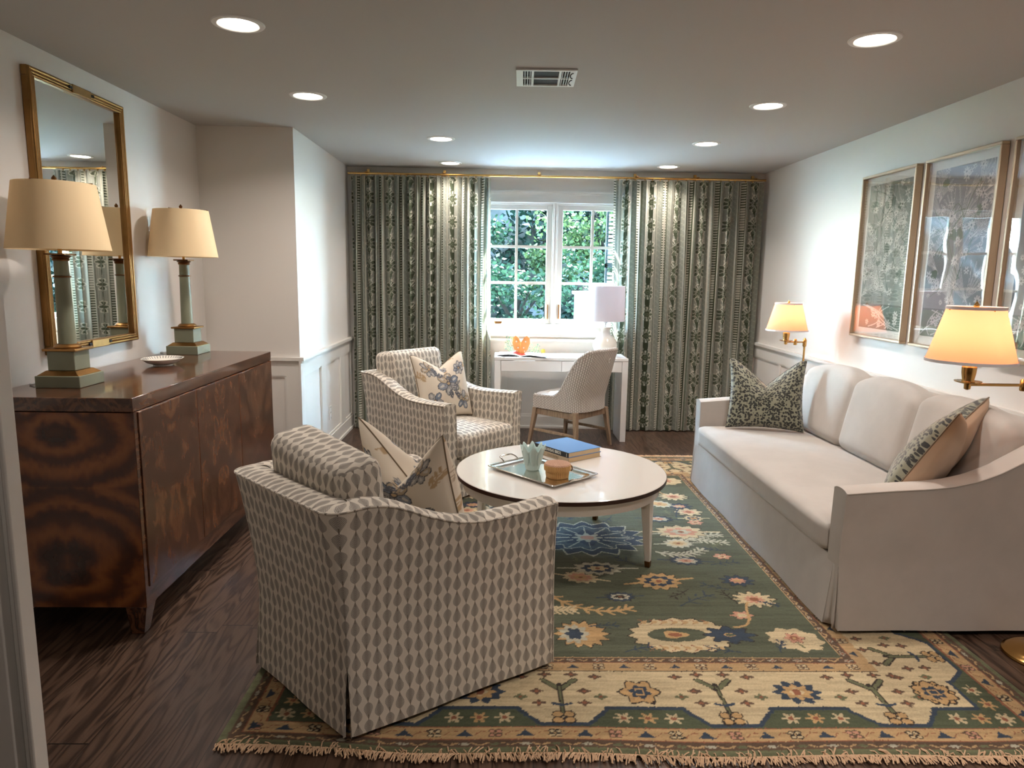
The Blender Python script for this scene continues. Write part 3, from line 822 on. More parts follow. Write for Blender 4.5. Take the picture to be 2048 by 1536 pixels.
# mirror
MY0, MY1, MZ0, MZ1 = 3.195, 3.965, 1.085, 2.335
t = thing('wall_mirror', 'tall gilt bamboo style framed mirror hanging above the sideboard', 'mirror', (XL, (MY0+MY1)/2, (MZ0+MZ1)/2))
to = t.location
mb = MB(); fw = .042
for a0, a1, b0, b1 in ((MY0, MY0+fw, MZ0+fw, MZ1-fw), (MY1-fw, MY1, MZ0+fw, MZ1-fw), (MY0, MY1, MZ0, MZ0+fw), (MY0, MY1, MZ1-fw, MZ1)):
    mb.box(XL+.001, XL+.030, a0, a1, b0, b1)
mb.build('frame_backing', 'goldleaf', t, off=to, bevel=.003)
for a0, a1, axis in ((MY0, MY1, 'y'), (MZ0, MZ1, 'z')):
    for side in (0, 1):
        mb = MB()
        for q, rr in ((.010, .009), (.0245, .006), (.036, .005)):
            if axis == 'y':
                z = MZ0+q if side == 0 else MZ1-q; mb.tube([(XL+.031, a0+q*.6, z), (XL+.031, a1-q*.6, z)], rr, 10)
            else:
                y = MY0+q if side == 0 else MY1-q; mb.tube([(XL+.031, y, a0+q*.6), (XL+.031, y, a1-q*.6)], rr, 10)
        mb.build('reeded_moulding', 'goldleaf', t, off=to, smooth=True)
for z in (MZ0+fw/2, MZ1-fw/2):
    mb = MB().box(XL+.028, XL+.042, to.y-.075, to.y+.075, z-.020, z+.020); mb.build('centre_block', 'goldleaf', t, off=to, bevel=.003)
    for q in (-.10, .078): MB().box(XL+.030, XL+.0425, to.y+q, to.y+q+.022, z-.006, z+.008).build('dark_notch', 'dark', t, off=to)
for z in (1.62, 1.90):
    pass
MB().box(XL+.012, XL+.018, MY0+.035, MY1-.035, MZ0+.035, MZ1-.035).build('mirror_glass', 'mirror', t, off=to)

# ------------------------------------------------------------------ framed botanical prints
def botanical(seed, base, pale, green, W=.50, Hh=.93):
    rs = random.Random(seed); st = .0035; cv = Canvas(W, Hh, st, srgb2lin(base))
    base, pale, green = (srgb2lin(c) for c in (base, pale, green)); dk = base*.45
    def leaf(x, y, a, L, n, sp):
        for i in range(n):
            t = i/(n-1); b = a+(t-.5)*sp
            p1 = (x+L*.5*math.cos(a+(t-.5)*sp*.4), y+L*.5*math.sin(a+(t-.5)*sp*.4)); p2 = (x+L*math.cos(b), y+L*math.sin(b))
            cv.stroke(bez([(x, y), p1, p2], 10), .0085, pale); cv.stroke(bez([(x, y), p1, p2], 10), .0030, dk)
    def daisy(x, y, r, n):
        for i in range(n):
            b = 2*PI*i/n+x*9; cv.stroke([(x+.3*r*math.cos(b), y+.3*r*math.sin(b)), (x+r*math.cos(b), y+r*math.sin(b))], r*.42, pale)
        cv.blob(x, y, r*.28, r*.28, dk)
    for k in range(26): leaf(rs.uniform(0, W), rs.uniform(.18, Hh-.1), rs.uniform(.2, 2.9), rs.uniform(.12, .26), rs.randint(5, 8), rs.uniform(.5, 1.2))
    for k in range(9): cv.stroke(bez([(rs.uniform(0, W), rs.uniform(.2, .7)), (rs.uniform(0, W), rs.uniform(.3, .9)), (rs.uniform(0, W), rs.uniform(.4, .9))]), .006, green)
    for k in range(7): cv.blob(rs.uniform(.05, W-.05), rs.uniform(.3, Hh-.06), .030, .022, green, rs.uniform(0, 3)); 
    for k in range(62): daisy(rs.uniform(0, W), rs.uniform(.15, Hh), rs.uniform(.012, .024), rs.choice((6, 8)))
    cv.rect(0, W, 0, .15, green); cv.rect(0, W, .15, .156, dk)
    for k in range(9): daisy(rs.uniform(.03, W-.03), rs.uniform(.03, .13), rs.uniform(.014, .026), 7)
    for k in range(5): cv.stroke(bez([(rs.uniform(0, W), .01), (rs.uniform(0, W), .07), (rs.uniform(0, W), .15)]), .006, pale)
    return cv
def picture(yc, z0, z1, seed, cols, label):
    W = .615; x = XR; y0, y1 = yc-W/2, yc+W/2
    t = thing('framed_print', label, 'picture', (x, yc, (z0+z1)/2), 0, 'botanical prints above the sofa'); o = t.location
    mb = MB(); fw, fd = .016, .045
    for a0, a1, b0, b1 in ((y0, y0+fw, z0+fw, z1-fw), (y1-fw, y1, z0+fw, z1-fw), (y0, y1, z0, z0+fw), (y0, y1, z1-fw, z1)): mb.box(x-fd, x-.004, a0, a1, b0, b1)
    mb.build('frame', 'frame', t, off=o, bevel=.003)
    MB().box(x-.014, x-.006, y0+.012, y1-.012, z0+.012, z1-.012).build('mat_board', 'porcelain', t, off=o)
    cv = botanical(seed, *cols, W=W-.13, Hh=(z1-z0)-.13)
    yy = y1-.065-cv.X; zz = z0+.065+cv.Y
    fast_grid('art_sheet', np.full(yy.shape, x-.0155), yy, zz, cv.C, 'print', t, o)
    MB().box(x-.034, x-.031, y0+.014, y1-.014, z0+.014, z1-.014).build('acrylic_glazing', 'acrylic', t, off=o, boxuv=True)
picture(4.485, 1.10, 2.155, 4, ((136, 140, 130), (206, 201, 190), (96, 108, 96)), 'leftmost framed grey green botanical print on the sofa wall, nearest the curtain')
picture(3.785, 1.10, 2.155, 9, ((132, 130, 132), (204, 196, 194), (100, 110, 90)), 'framed botanical print between its two neighbours, partly behind the near lamp shade')
picture(3.085, 1.10, 2.155, 15, ((132, 126, 132), (202, 192, 196), (90, 102, 100)), 'framed botanical print cut off by the right edge of the view')
# ------------------------------------------------------------------ rug
RX0, RY0, RW, RL = -.875, 1.965, 2.80, 3.635
def make_rug():
    st = .0045
    cv = Canvas(RW, RL, st, srgb2lin((86, 98, 80)))
    c = {k: srgb2lin(v) for k, v in dict(green=(82, 89, 68), deep=(76, 86, 60), cream=(198, 178, 136), sand=(186, 150, 98), gold=(190, 150, 92), navy=(44, 62, 82), rust=(146, 84, 52), pink=(196, 136, 108), pale=(178, 174, 152), brown=(96, 72, 54), dk=(48, 38, 32), olive=(104, 108, 74)).items()}
    def sides():
        yield (lambda t, d: (t, d)), RW
        yield (lambda t, d: (RW-d, t)), RL
        yield (lambda t, d: (RW-t, RL-d)), RW
        yield (lambda t, d: (d, RL-t)), RL
    # flat bands
    cv.rect(0, RW, 0, RL, c['olive'])
    for d, k in ((.028, 'brown'), (.064, 'sand'), (.066, 'rust'), (.069, 'sand'), (.126, 'rust'), (.131, 'deep'), (.46, 'dk'), (.466, 'sand'), (.520, 'rust'), (.523, 'brown'), (.555, 'sand'), (.562, 'green')):
        cv.rect(d, RW-d, d, RL-d, c[k])
    for m, T in sides():
        # cream main border with stepped green bays
        n = max(3, round((T-.3)/.515)); pitch = (T-.26-.26)/(n-1) if T < 3 else (T-.52)/(n-1)
        cs = [.26+pitch*i for i in range(n)]
        prof = [(.235, .235)]
        for i, q in enumerate(cs):
            a = q-.135 if i else .235; b = q+.135 if i < n-1 else T-.235
            if i: prof += [(q-.205, .145), (q-.165, .19), (a, .225)]
            prof += [(a, .235), (b, .235)]
            if i < n-1: prof += [(b, .225), (q+.165, .19), (q+.205, .145)]
        poly = [m(t, d) for t, d in prof]+[m(T-.462, .462), m(.462, .462)]
        cv.poly(poly, c['cream'])
        cv.stroke([m(t, d) for t, d in prof], .016, c['navy'])
    def plus(x, y, a, b):
        cv.blob(x, y, .026, .009, a); cv.blob(x, y, .009, .020, a); cv.blob(x, y, .007, .007, b)
    def quad(x, y, k, k2):
        for sx in (-1, 1):
            for sy in (-1, 1): cv.blob(x+sx*.011, y+sy*.010, .012, .011, k); cv.blob(x+sx*.011, y+sy*.010, .0075, .0065, k2)
    for si, (m, T) in enumerate(sides()):
        n = max(3, round((T-.3)/.515)); pitch = (T-.52)/(n-1)
        ang = (0, PI/2, PI, -PI/2)[si]
        for i in range(n):
            q = .26+pitch*i
            if 0 < i < n-1 or True:
                x, y = m(max(.33, min(T-.33, q)), .33)
                if i % 2 == 0:
                    cv.blob(x, y, .080, .082, c['dk'], ang, 6, .32, 0, tri=True); cv.blob(x, y, .072, .074, c['gold'], ang, 6, .32, 0, tri=True)
                    cv.blob(x, y, .044, .046, c['navy'], ang, 6, .4, PI/2, tri=True); cv.blob(x, y, .018, .022, c['gold'], ang, sq=3); cv.blob(x, y, .010, .014, c['navy'], ang, sq=3)
                else:
                    cv.blob(x, y, .092, .074, c['navy'], ang, 10, .3, 0, tri=True); cv.blob(x, y, .060, .050, c['gold'], ang, 8, .35, 0, tri=True)
                    cv.blob(x, y, .028, .026, c['cream'], ang, 4, .3); cv.blob(x, y, .014, .017, c['rust'], ang, sq=3)
                for k, dx in enumerate((-.085, 0, .085)):
                    x, y = m(q+dx, .182); cv.blob(x, y, .034, .030, c['cream' if k != 1 else 'gold'], ang, 6, .55); cv.blob(x, y, .010, .009, c['rust'], ang)
            if i < n-1:
                qq = q+pitch/2
                for s_ in (-1, 1):
                    cv.stroke([m(qq, .345), m(qq+s_*.058, .405)], .026, c['dk']); cv.stroke([m(qq, .345), m(qq+s_*.058, .405)], .017, c['olive'])
                cv.stroke([m(qq, .375), m(qq, .20)], .019, c['dk']); cv.stroke([m(qq, .36), m(qq, .20)], .010, c['olive'])
                cv.stroke([m(qq-.032, .262), m(qq, .25), m(qq+.032, .262)], .012, c['navy'])
                x, y = m(qq, .185)
                for s1 in (-1, 1):
                    for s2 in (-1, 1):
                        px, py = m(qq+s1*.020, .183+s2*.016); cv.blob(px, py, .022, .019, c['dk'], ang); cv.blob(px, py, .017, .014, c['gold'], ang)
                for s_ in (-1, 1):
                    for a, b in ((.085, .335), (.080, .265), (.142, .30), (.135, .425), (.05, .44)):
                        px, py = m(qq+s_*a, b); plus(px, py, c['brown'] if b != .30 else c['olive'], c['rust'])
        # guard stripes
        k = 0; t = .10
        while t < T-.06:
            x, y = m(t, .098)
            if k % 2: cv.poly([m(t-.030, .084), m(t+.030, .084), m(t+.012, .100), m(t, .118), m(t-.012, .100)], c['navy'])
            else: quad(x, y, c['dk'] if k % 4 else c['brown'], c['cream'] if k % 4 else c['pink'])
            cv.stroke([m(t+.03, .088), m(t+.055, .110), m(t+.075, .108)], .003, c['rust'])
            x, y = m(t, .046); cv.blob(x, y, .020, .0085, c['pale'] if k % 2 else c['olive'], ang, 6, .4); 
            for s_ in (-1, 1): cv.stroke([m(t+s_*.022, .050), m(t+s_*.044, .040)], .007, c['sand'])
            if .55 < t < T-.5:
                x, y = m(t, .494)
                if k % 2: cv.poly([m(t-.024, .484), m(t+.024, .484), m(t+.010, .496), m(t, .510), m(t-.010, .496)], c['navy'])
                else: quad(x, y, c['brown'], c['cream'])
                x, y = m(t, .539); cv.blob(x, y, .018, .009, c['pale'], ang, 4, .3); cv.blob(x, y, .010, .004, c['rust'], ang)
                cv.stroke([m(t+.026, .546), m(t+.046, .532), m(t+.066, .546)], .006, c['sand'])
            t += .098; k += 1
    # field motifs
    def flower(x, y, r, a, b, n=8, cc=None, rot=0, sx=1.0):
        cv.blob(x, y, r*1.08*sx, r*1.08, c['dk'], rot, n, .34); cv.blob(x, y, r*sx, r, c[a], rot, n, .34); cv.blob(x, y, r*.5*sx, r*.5, c[b], rot, n, .3, .4)
        if cc: cv.blob(x, y, r*.22*sx, r*.22, c[cc], rot)
    def palmette(x, y, r, rot, a, b, d, sx=1.25):
        cv.blob(x, y, r*sx*1.05, r*1.05, c['dk'], rot, 12, .26, tri=True); cv.blob(x, y, r*sx, r, c[a], rot, 12, .26, tri=True)
        cv.blob(x, y, r*sx*.66, r*.62, c[b], rot, 8, .22); cv.blob(x, y, r*sx*.42, r*.38, c[d], rot, 6, .3); cv.blob(x, y, r*.16, r*.14, c['rust'], rot)
        for s_ in (-1, 1):
            u = (math.cos(rot), math.sin(rot)); cv.stroke([(x+s_*u[0]*r*sx*.9, y+s_*u[1]*r*sx*.9), (x+s_*u[0]*r*sx*1.5, y+s_*u[1]*r*sx*1.5)], r*.16, c[a])
    def vine(p, k, leaves=True, wd=.016):
        q = bez(p, 26); cv.stroke(q, wd, c[k])
        if leaves:
            for i in range(2, 25, 3):
                dx, dy = q[i+1][0]-q[i][0], q[i+1][1]-q[i][1]; L = math.hypot(dx, dy)+1e-9; dx /= L; dy /= L
                for s_ in (-1, 1): cv.stroke([q[i], (q[i][0]+dx*.030-s_*dy*.034, q[i][1]+dy*.030+s_*dx*.034)], .013, c[k])
    def branch(x, y, a, L, k='navy'):
        e = (x+L*math.cos(a), y+L*math.sin(a)); cv.stroke(bez([(x, y), (x+L*.5*math.cos(a+.25), y+L*.5*math.sin(a+.25)), e], 8), .007, c[k])
        for t in (.3, .55, .8):
            for s_ in (-1, 1): cv.stroke([(x+L*t*math.cos(a+.1), y+L*t*math.sin(a+.1)), (x+L*t*math.cos(a+.1)+L*.24*math.cos(a+s_*.9), y+L*t*math.sin(a+.1)+L*.24*math.sin(a+s_*.9))], .006, c[k])
    def great(x, y, fx, fy):                       # large ivory palmette of the field corners
        cv.blob(x, y, .235*fx if fx > 0 else .235, .150, c['dk'], .05, 16, .14, tri=True); cv.blob(x, y, .228, .145, c['cream'], .05, 16, .14, tri=True)
        cv.blob(x-.02*fx, y, .125, .056, c['green'], .05); cv.blob(x-.03*fx, y, .060, .034, c['gold'], 0, 3, .3); cv.blob(x-.03*fx, y, .030, .016, c['rust'], 0)
        for k in range(7):
            a = -.1+k*.052
            for s_ in (-1, 1): cv.stroke(bez([(x-.16*fx+k*.045*fx, y+s_*.085), (x-.13*fx+k*.045*fx, y+s_*.115), (x-.16*fx+k*.045*fx, y+s_*(.126))]), .005, c['rust'])
            for s_ in (-1, 1): cv.blob(x-.14*fx+k*.045*fx, y+s_*.104, .016, .010, c['sand'], s_*.6*fx)
        flower(x+.20*fx, y, .072, 'navy', 'navy', 8, 'gold', 0, 1.5); cv.blob(x+.20*fx, y, .018, .012, c['green'])
    def half(my, mx):                              # motifs read off the near right quarter
        f = lambda x, y: ((RW-x) if mx else x, (RL-y) if my else y)
        sg = -1 if mx else 1; sv = -1 if my else 1
        if not mx: x, y = f(1.66, .735); great(x, y, sg, sv)
        x, y = f(2.12, .70); cv.blob(x, y, .120, .098, c['cream'], -.2*sg*sv, 9, .2, tri=True); flower(x, y+.01, .042, 'pink', 'rust', 6, 'gold'); cv.stroke([(x, y-.03*sv), (x+.01, y-.065*sv)], .01, c['olive'])
        x, y = f(2.08, 1.06); flower(x, y, .082, 'cream', 'pink', 12, 'rust', 0, 1.25)
        x, y = f(1.97, .905); flower(x, y, .040, 'pink', 'cream', 6, None, 0, 1.3)
        x, y = f(2.07, 1.26); flower(x, y, .066, 'navy', 'pink', 9, 'gold', 0, 1.3)
        x, y = f(2.09, 1.56); flower(x, y, .042, 'pink', 'cream', 6, 'rust', 0, 1.2)
        x, y = f(1.90, 1.74); palmette(x, y, .070, .1, 'pale', 'cream', 'sand', 1.3)
        x, y = f(1.88, 1.50); palmette(x, y, .060, -.1, 'navy', 'pale', 'pink', 1.6)
        vine([f(1.93, 1.80), f(2.00, 1.86), f(2.08, 1.74), f(2.19, 1.76)], 'pale', True, .014)
        if mx: return
        x, y = f(1.24, .74); cv.blob(x, y, .125, .120, c['dk'], 0, 14, .3, tri=True); cv.blob(x, y, .118, .113, c['gold'], 0, 14, .3, tri=True); cv.blob(x-.03*sg, y, .070, .085, c['pale'], 0, 9, .35, tri=True); cv.blob(x-.03*sg, y, .040, .05, c['navy'], 0, 6, .3)
        vine([f(1.12, 1.12), f(1.22, .93), f(1.40, .90), f(1.50, .98)], 'gold')
        vine([f(1.90, .80), f(2.02, .80), f(1.98, .95), f(2.04, 1.03)], 'gold', False, .012)
        x, y = f(1.46, 1.08); palmette(x, y, .050, .1*sg, 'navy', 'pale', 'dk', 1.5)
        x, y = f(1.30, 1.29); palmette(x, y, .072, -.3*sg, 'cream', 'pink', 'gold', 1.35)
        x, y = f(1.68, 1.25); palmette(x, y, .098, .2*sg, 'gold', 'navy', 'gold', 1.2)
        branch(*f(1.72, .99), (.55 if not mx else PI-.55)*sv, .22); branch(*f(2.00, 1.45), (.2 if not mx else PI-.2)*sv, .16)
        branch(*f(1.40, .60), (.3 if not mx else PI-.3)*sv, .13); branch(*f(1.86, .60), (2.8 if not mx else PI-2.8)*sv, .14); branch(*f(2.02, .60), (1.1 if not mx else PI-1.1)*sv, .10); branch(*f(1.28, .80), (.05 if not mx else PI-.05)*sv, .13)
        branch(*f(1.60, 1.45), (2.2 if not mx else PI-2.2)*sv, .2); branch(*f(2.00, 1.16), (2.6 if not mx else PI-2.6)*sv, .14)
    for my in (0, 1):
        for mx in (0, 1): half(my, mx)
    rr_ = random.Random(12)
    for k in range(26):
        x, y = rr_.uniform(.65, RW-.65), rr_.uniform(.65, RL-.65); branch(x, y, rr_.uniform(0, 6.28), rr_.uniform(.08, .14), rr_.choice(('navy', 'dk', 'olive')))
    for k in range(8):
        x, y, a = rr_.uniform(.7, 1.2), rr_.uniform(.7, RL-.7), rr_.uniform(0, 6.28); vine([(x, y), (x+.1*math.cos(a), y+.1*math.sin(a)), (x+.2*math.cos(a+.5), y+.2*math.sin(a+.5))], rr_.choice(('pale', 'cream', 'gold')), True, .011)
    for x, y, r_ in ((1.95, 2.42, .07), (2.1, 2.15, .05), (1.75, 2.62, .05), (1.9, 2.9, .09), (.9, 2.3, .08), (.85, 1.2, .08), (1.3, 2.75, .07)): palmette(x, y, r_, x*3, rr_.choice(('cream', 'pale', 'gold')), rr_.choice(('pink', 'navy', 'sand')), 'gold', 1.3)
    cx, cy = RW/2, RL/2
    cv.blob(cx, cy, .36, .27, c['pale'], 0, 16, .22, tri=True); cv.blob(cx, cy, .345, .255, c['navy'], 0, 16, .22, tri=True); cv.blob(cx, cy, .27, .19, c['pale'], 0, 12, .2); cv.blob(cx, cy, .26, .18, srgb2lin((66, 84, 96)), 0, 12, .2); cv.blob(cx, cy, .17, .12, c['navy'], 0, 8, .3)
    for k in range(12): cv.stroke([(cx+.10*math.cos(k*PI/6), cy+.07*math.sin(k*PI/6)), (cx+.24*math.cos(k*PI/6), cy+.165*math.sin(k*PI/6))], .009, c['pale'])
    cv.blob(cx, cy, .09, .07, c['pale'], 0, 8, .4); cv.blob(cx, cy, .04, .03, c['pink'])
    for s_ in (-1, 1):
        palmette(cx, cy+s_*.42, .085, 0, 'pale', 'navy', 'cream', 1.6); palmette(cx+s_*.56, cy+.10, .11, 0, 'cream', 'pink', 'pale', 1.4)
        vine([(cx+s_*.35, cy-.2), (cx+s_*.5, cy-.3), (cx+s_*.62, cy-.15)], 'pale')
        flower(cx+s_*.70, cy+.45, .07, 'cream', 'pink', 8, 'rust', 0, 1.3); branch(cx+s_*.6, cy+.35, 1.2, .2)
    # abrash, wear and knot grain
    rs = np.random.RandomState(5)
    rows = np.repeat(rs.rand(cv.ny//5+2), 5)[:cv.ny]
    streak = np.repeat(np.repeat(rs.rand(cv.ny//2+1, cv.nx//18+2), 2, 0), 18, 1)[:cv.ny, :cv.nx]
    g = 1+(rows[:, None]-.5)*.22+(streak-.5)*.22+(rs.rand(cv.ny, cv.nx)-.5)*.20
    fade = np.interp(cv.y, np.linspace(0, RL, 12), rs.uniform(-.08, .08, 12))[:, None]
    ji = np.clip(np.arange(cv.ny)[:, None]+np.round(rs.randn(cv.ny, cv.nx)*.28).astype(int), 0, cv.ny-1)
    jx = np.clip(np.arange(cv.nx)[None, :]+np.round(np.repeat(rs.randn(cv.ny//3+1, cv.nx), 3, 0)[:cv.ny]*.30).astype(int), 0, cv.nx-1)
    cv.C = cv.C[ji, jx]
    gray = cv.C.mean(-1, keepdims=True); C = (cv.C*.80+gray*.20*np.array([1.06, 1.0, .86]))*.86*(g+fade)[..., None]
    X = cv.X+RX0; Y = cv.Y+RY0
    Z = np.full(X.shape, .0078)+.0012*rs.rand(*X.shape)
    edge = np.minimum(np.minimum(cv.X, RW-cv.X), np.minimum(cv.Y, RL-cv.Y)); Z = np.where(edge < .004, .001, Z)
    # waver of the front edge
    Y = Y+np.where(cv.Y < .3, (.3-cv.Y)/.3, 0)*(.010*np.sin(cv.X*2.3+.4)+.006*np.sin(cv.X*7))+np.where(cv.X < .6, (.6-cv.X)/.6, 0)*np.where(cv.Y < .5, (.5-cv.Y)/.5, 0)*.045
    r = thing('area_rug', 'large green, blue and sand floral rug under the round table', 'rug', (RX0+RW/2, RY0+RL/2, 0))
    fast_grid('pile', X, Y, Z, C, 'rug', r, tuple(r.location))
    edge_y = Y[0]; rnd = random.Random(3)
    for end in (0, 1):
        mb = MB()
        for i in range(1050):
            t = (i+rnd.random())/1050; x = RX0+.004+t*(RW-.008); k = int(t*(cv.nx-1))
            y0 = (edge_y[k] if end == 0 else Y[-1][k])
            cl = math.sin(t*90)*.5+math.sin(t*37+2)*.5
            if end == 0 and rnd.random() < .18: L = rnd.uniform(-.035, -.01)
            else: L = rnd.uniform(.020, .042)
            d = -1 if end == 0 else 1; dx = rnd.uniform(-.020, .020)+cl*.012
            mb.tube([(x, y0-d*.004, .006), (x+dx*.5, y0+d*L*.5, .010+rnd.random()*.006), (x+dx, y0+d*L, .004+rnd.random()*.008)], rnd.uniform(.0018, .0028), 4)
        fo = mb.build('fringe', 'fringe', r, off=r.location)
    return r
make_rug()

# ------------------------------------------------------------------ upholstered shells
def shell(name, mat, parent, wb, wf, D, prof, z_back, thick, flare, hem=.018, slit=.25, nz=26, back_lean=.0, rcorner=.03, skirt_out=.012):
    """U shaped upholstered frame, front +y, back at y=0; returns body"""
    F = Vector; pts = []                            # outer bottom path: front right -> back right -> back left -> front left
    A, B = Vector((wf/2, D)), Vector((wb/2, 0))
    n = 34
    def sideline(sg):
        out = []
        a = Vector((sg*wf/2, D)); b = Vector((sg*wb/2, 0)); d = (b-a).normalized(); L = (b-a).length; nrm = Vector((-d.y, d.x)); 
        if nrm.x*sg < 0: nrm = -nrm
        for i in range(n+1):
            t = i/n; out.append((a+d*(L-rcorner)*t, nrm, 1-t*(L-rcorner)/L, L*t*(L-rcorner)/L))
        return out, L
    sr, L = sideline(1); sl, _ = sideline(-1)
    def corner(p0, p1, n0, n1, u0, t0):
        out = []
        ctl = Vector((math.copysign(wb/2, p0.x), 0))
        for i in range(1, 8):
            t = i/8; p = p0*(1-t)**2+ctl*2*t*(1-t)+p1*t**2; nn = (n0*(1-t)+n1*t).normalized(); out.append((p, nn, t0*(1-t), u0+rcorner*1.6*t))
        return out
    nb = Vector((0, -1))
    back = [(Vector((wb/2-rcorner-(wb-2*rcorner)*i/20, 0)), nb, 0.0, L+rcorner*.6+(wb-2*rcorner)*i/20) for i in range(21)]
    seq = list(sr)+corner(sr[-1][0], back[0][0], sr[-1][1], nb, sr[-1][3], sr[-1][2])+back
    c2 = corner(sl[-1][0], back[-1][0], sl[-1][1], nb, 0, sl[-1][2])[::-1]
    u = back[-1][3]; seq += [(p, nn, t, u+.01*(i+1)) for i, (p, nn, t, _) in enumerate(c2)]
    u += .09; seq += [(p, nn, t, u+L-uu) for p, nn, t, uu in sl[::-1]]
    ic = (n+1+3, n+1+7+21+3)                         # corner indices where the skirt is slit
    ts = [q[0] for q in prof]; zs = [q[1] for q in prof]
    def ztop(t): return float(np.interp(t, ts, zs)) if t > 0 else z_back
    def fl(z, zt, t, lf=0):
        a = max(0, (z-.38))/.40
        return flare*a**1.5+skirt_out*max(0, (.30-z)/.28)+back_lean*lf*max(0, z-.3)/.5
    P = []; UV = []; Pi = []; UVi = []; TOP = []
    seq2 = []
    for i, q in enumerate(seq):
        if i in ic and slit:
            seq2.append(q+(-1,)); seq2.append(q+(1,))
        else: seq2.append(q+(0,))
    for i, (p, nn, t, uu, sg) in enumerate(seq2):
        lf = max(0, -nn.y)**2 if t < .2 else 0; zt = ztop(t); row = []; ur = []
        tan = Vector((-nn.y, nn.x))
        # direction of travel along the path
        j = min(i+1, len(seq2)-1); k = max(i-1, 0); dr = (seq2[j][0]-seq2[k][0]).normalized()
        for k in range(nz+1):
            z = hem+(zt-hem)*k/nz; o = fl(z, zt, t, lf)
            wob = .0025*math.sin(uu*14+z*6)*(1 if z < .5 else .3)
            q = p+nn*(o+wob)
            if sg and z < slit: q = q+dr*sg*.016*(1-z/slit)+nn*.010*(1-z/slit)
            row.append((q.x, q.y, z)); ur.append((uu, z))
        P.append(row); UV.append(ur)
        qo = Vector((row[-1][0], row[-1][1])); qi = p-nn*(thick-fl(zt, zt, t, lf)*.6)
        tr = []; tu = []
        for k in range(7):
            s_ = k/6; q = qo*(1-s_)+qi*s_; tr.append((q.x, q.y, zt+.012*math.sin(PI*s_)**.6)); tu.append((uu, zt+s_*thick))
        TOP.append((tr, tu))
        ri = []; ui = []
        for k in range(nz+1):
            z = zt-(zt-hem)*k/nz; q = p-nn*(thick-fl(z, zt, t, lf)*.6); ri.append((q.x, q.y, z)); ui.append((uu, z+.03))
        Pi.append(ri); UVi.append(ui)
    acc = 0; shift = []
    for i in range(len(P)):
        if i: acc += math.dist(P[i][nz*2//3][:2], P[i-1][nz*2//3][:2])
        shift.append(acc-UV[i][0][0])
    UV = [[(a+sh, b) for a, b in r_] for r_, sh in zip(UV, shift)]; UVi = [[(a+sh, b) for a, b in r_] for r_, sh in zip(UVi, shift)]
    TOP = [(a, [(p_+sh, q_) for p_, q_ in b]) for (a, b), sh in zip(TOP, shift)]
    mb = MB(); full = [a+b[0][1:-1]+c_ for a, b, c_ in zip(P, TOP, Pi)]; fuv = [a+b[1][1:-1]+c_ for a, b, c_ in zip(UV, TOP, UVi)]
    # split at slits so the cloth really separates
    mb.grid(full, fuv)
    m = len(full[0])
    if slit:                                         # open the kick pleats at the back corners
        kz = int(slit/.75*nz); kill = set(i*(m-1)+j for i, q in enumerate(seq2[:-1]) if q[4] == -1 for j in range(kz))
        keep = [i for i in range(len(mb.f)) if i not in kill]; mb.f = [mb.f[i] for i in keep]; mb.uv = [mb.uv[i] for i in keep]
    for e, flip in ((0, False), (-1, True)):         # arm front caps
        r_ = full[e]; h = (nz+1)
        for k in range(nz):
            a, b = r_[k], r_[k+1]; c_, d_ = r_[m-1-k], r_[m-2-k]
            q = [a, b, d_, c_]; w0 = .0; uq = [(0, a[2]), (0, b[2]), (thick, d_[2]), (thick, c_[2])]
            if not flip: q = q[::-1]; uq = uq[::-1]
            mb.add(q, [(0, 1, 2, 3)], [tuple(uq)])
        cap = r_[nz:m-nz]
        uq = [(math.dist(x[:2], cap[0][:2]), x[2]) for x in cap]
        if not flip: cap = cap[::-1]; uq = uq[::-1]
        mb.add(cap, [tuple(range(len(cap)))], [tuple(uq)])
    body = mb.build(name, mat, parent, smooth=True, angle=55)
    # welts along both edges of the top band
    w1 = MB()
    w1.tube([(r_[nz][0], r_[nz][1], r_[nz][2]) for r_ in full], .0035, 6)
    w1.tube([full[0][k] for k in range(0, nz+1)], .0032, 6); w1.tube([full[-1][k] for k in range(0, nz+1)], .0032, 6)
    w1.build('welt', mat, parent, smooth=True, boxuv=True)
    return body, full

def skirt_panel(name, mat, parent, x0, x1, y, z0, z1, th=.02, flare=.02, tilt=0, n=18, uvo=0):
    P = []; UV = []
    for i in range(n+1):
        t = i/n; x = x0+(x1-x0)*t; row = []; ur = []
        for k in range(9):
            z = z0+(z1-z0)*k/8; s_ = 1-k/8
            yy = y+flare*s_+.004*math.sin(t*17)*s_; row.append((x, yy, z)); ur.append((x+uvo, z))
        for k in range(9):
            z = z1-(z1-z0)*k/8; s_ = k/8; row.append((x, y-th+flare*s_, z)); ur.append((x+uvo, z))
        P.append(row); UV.append(ur)
    mb = MB().grid(P, UV, flip=True)
    for r_, fl in ((P[0], 0), (P[-1], 1)):
        q = r_ if fl else r_[::-1]; mb.add(q, [tuple(range(len(q)))])
    return mb.build(name, mat, parent, smooth=True, angle=50)

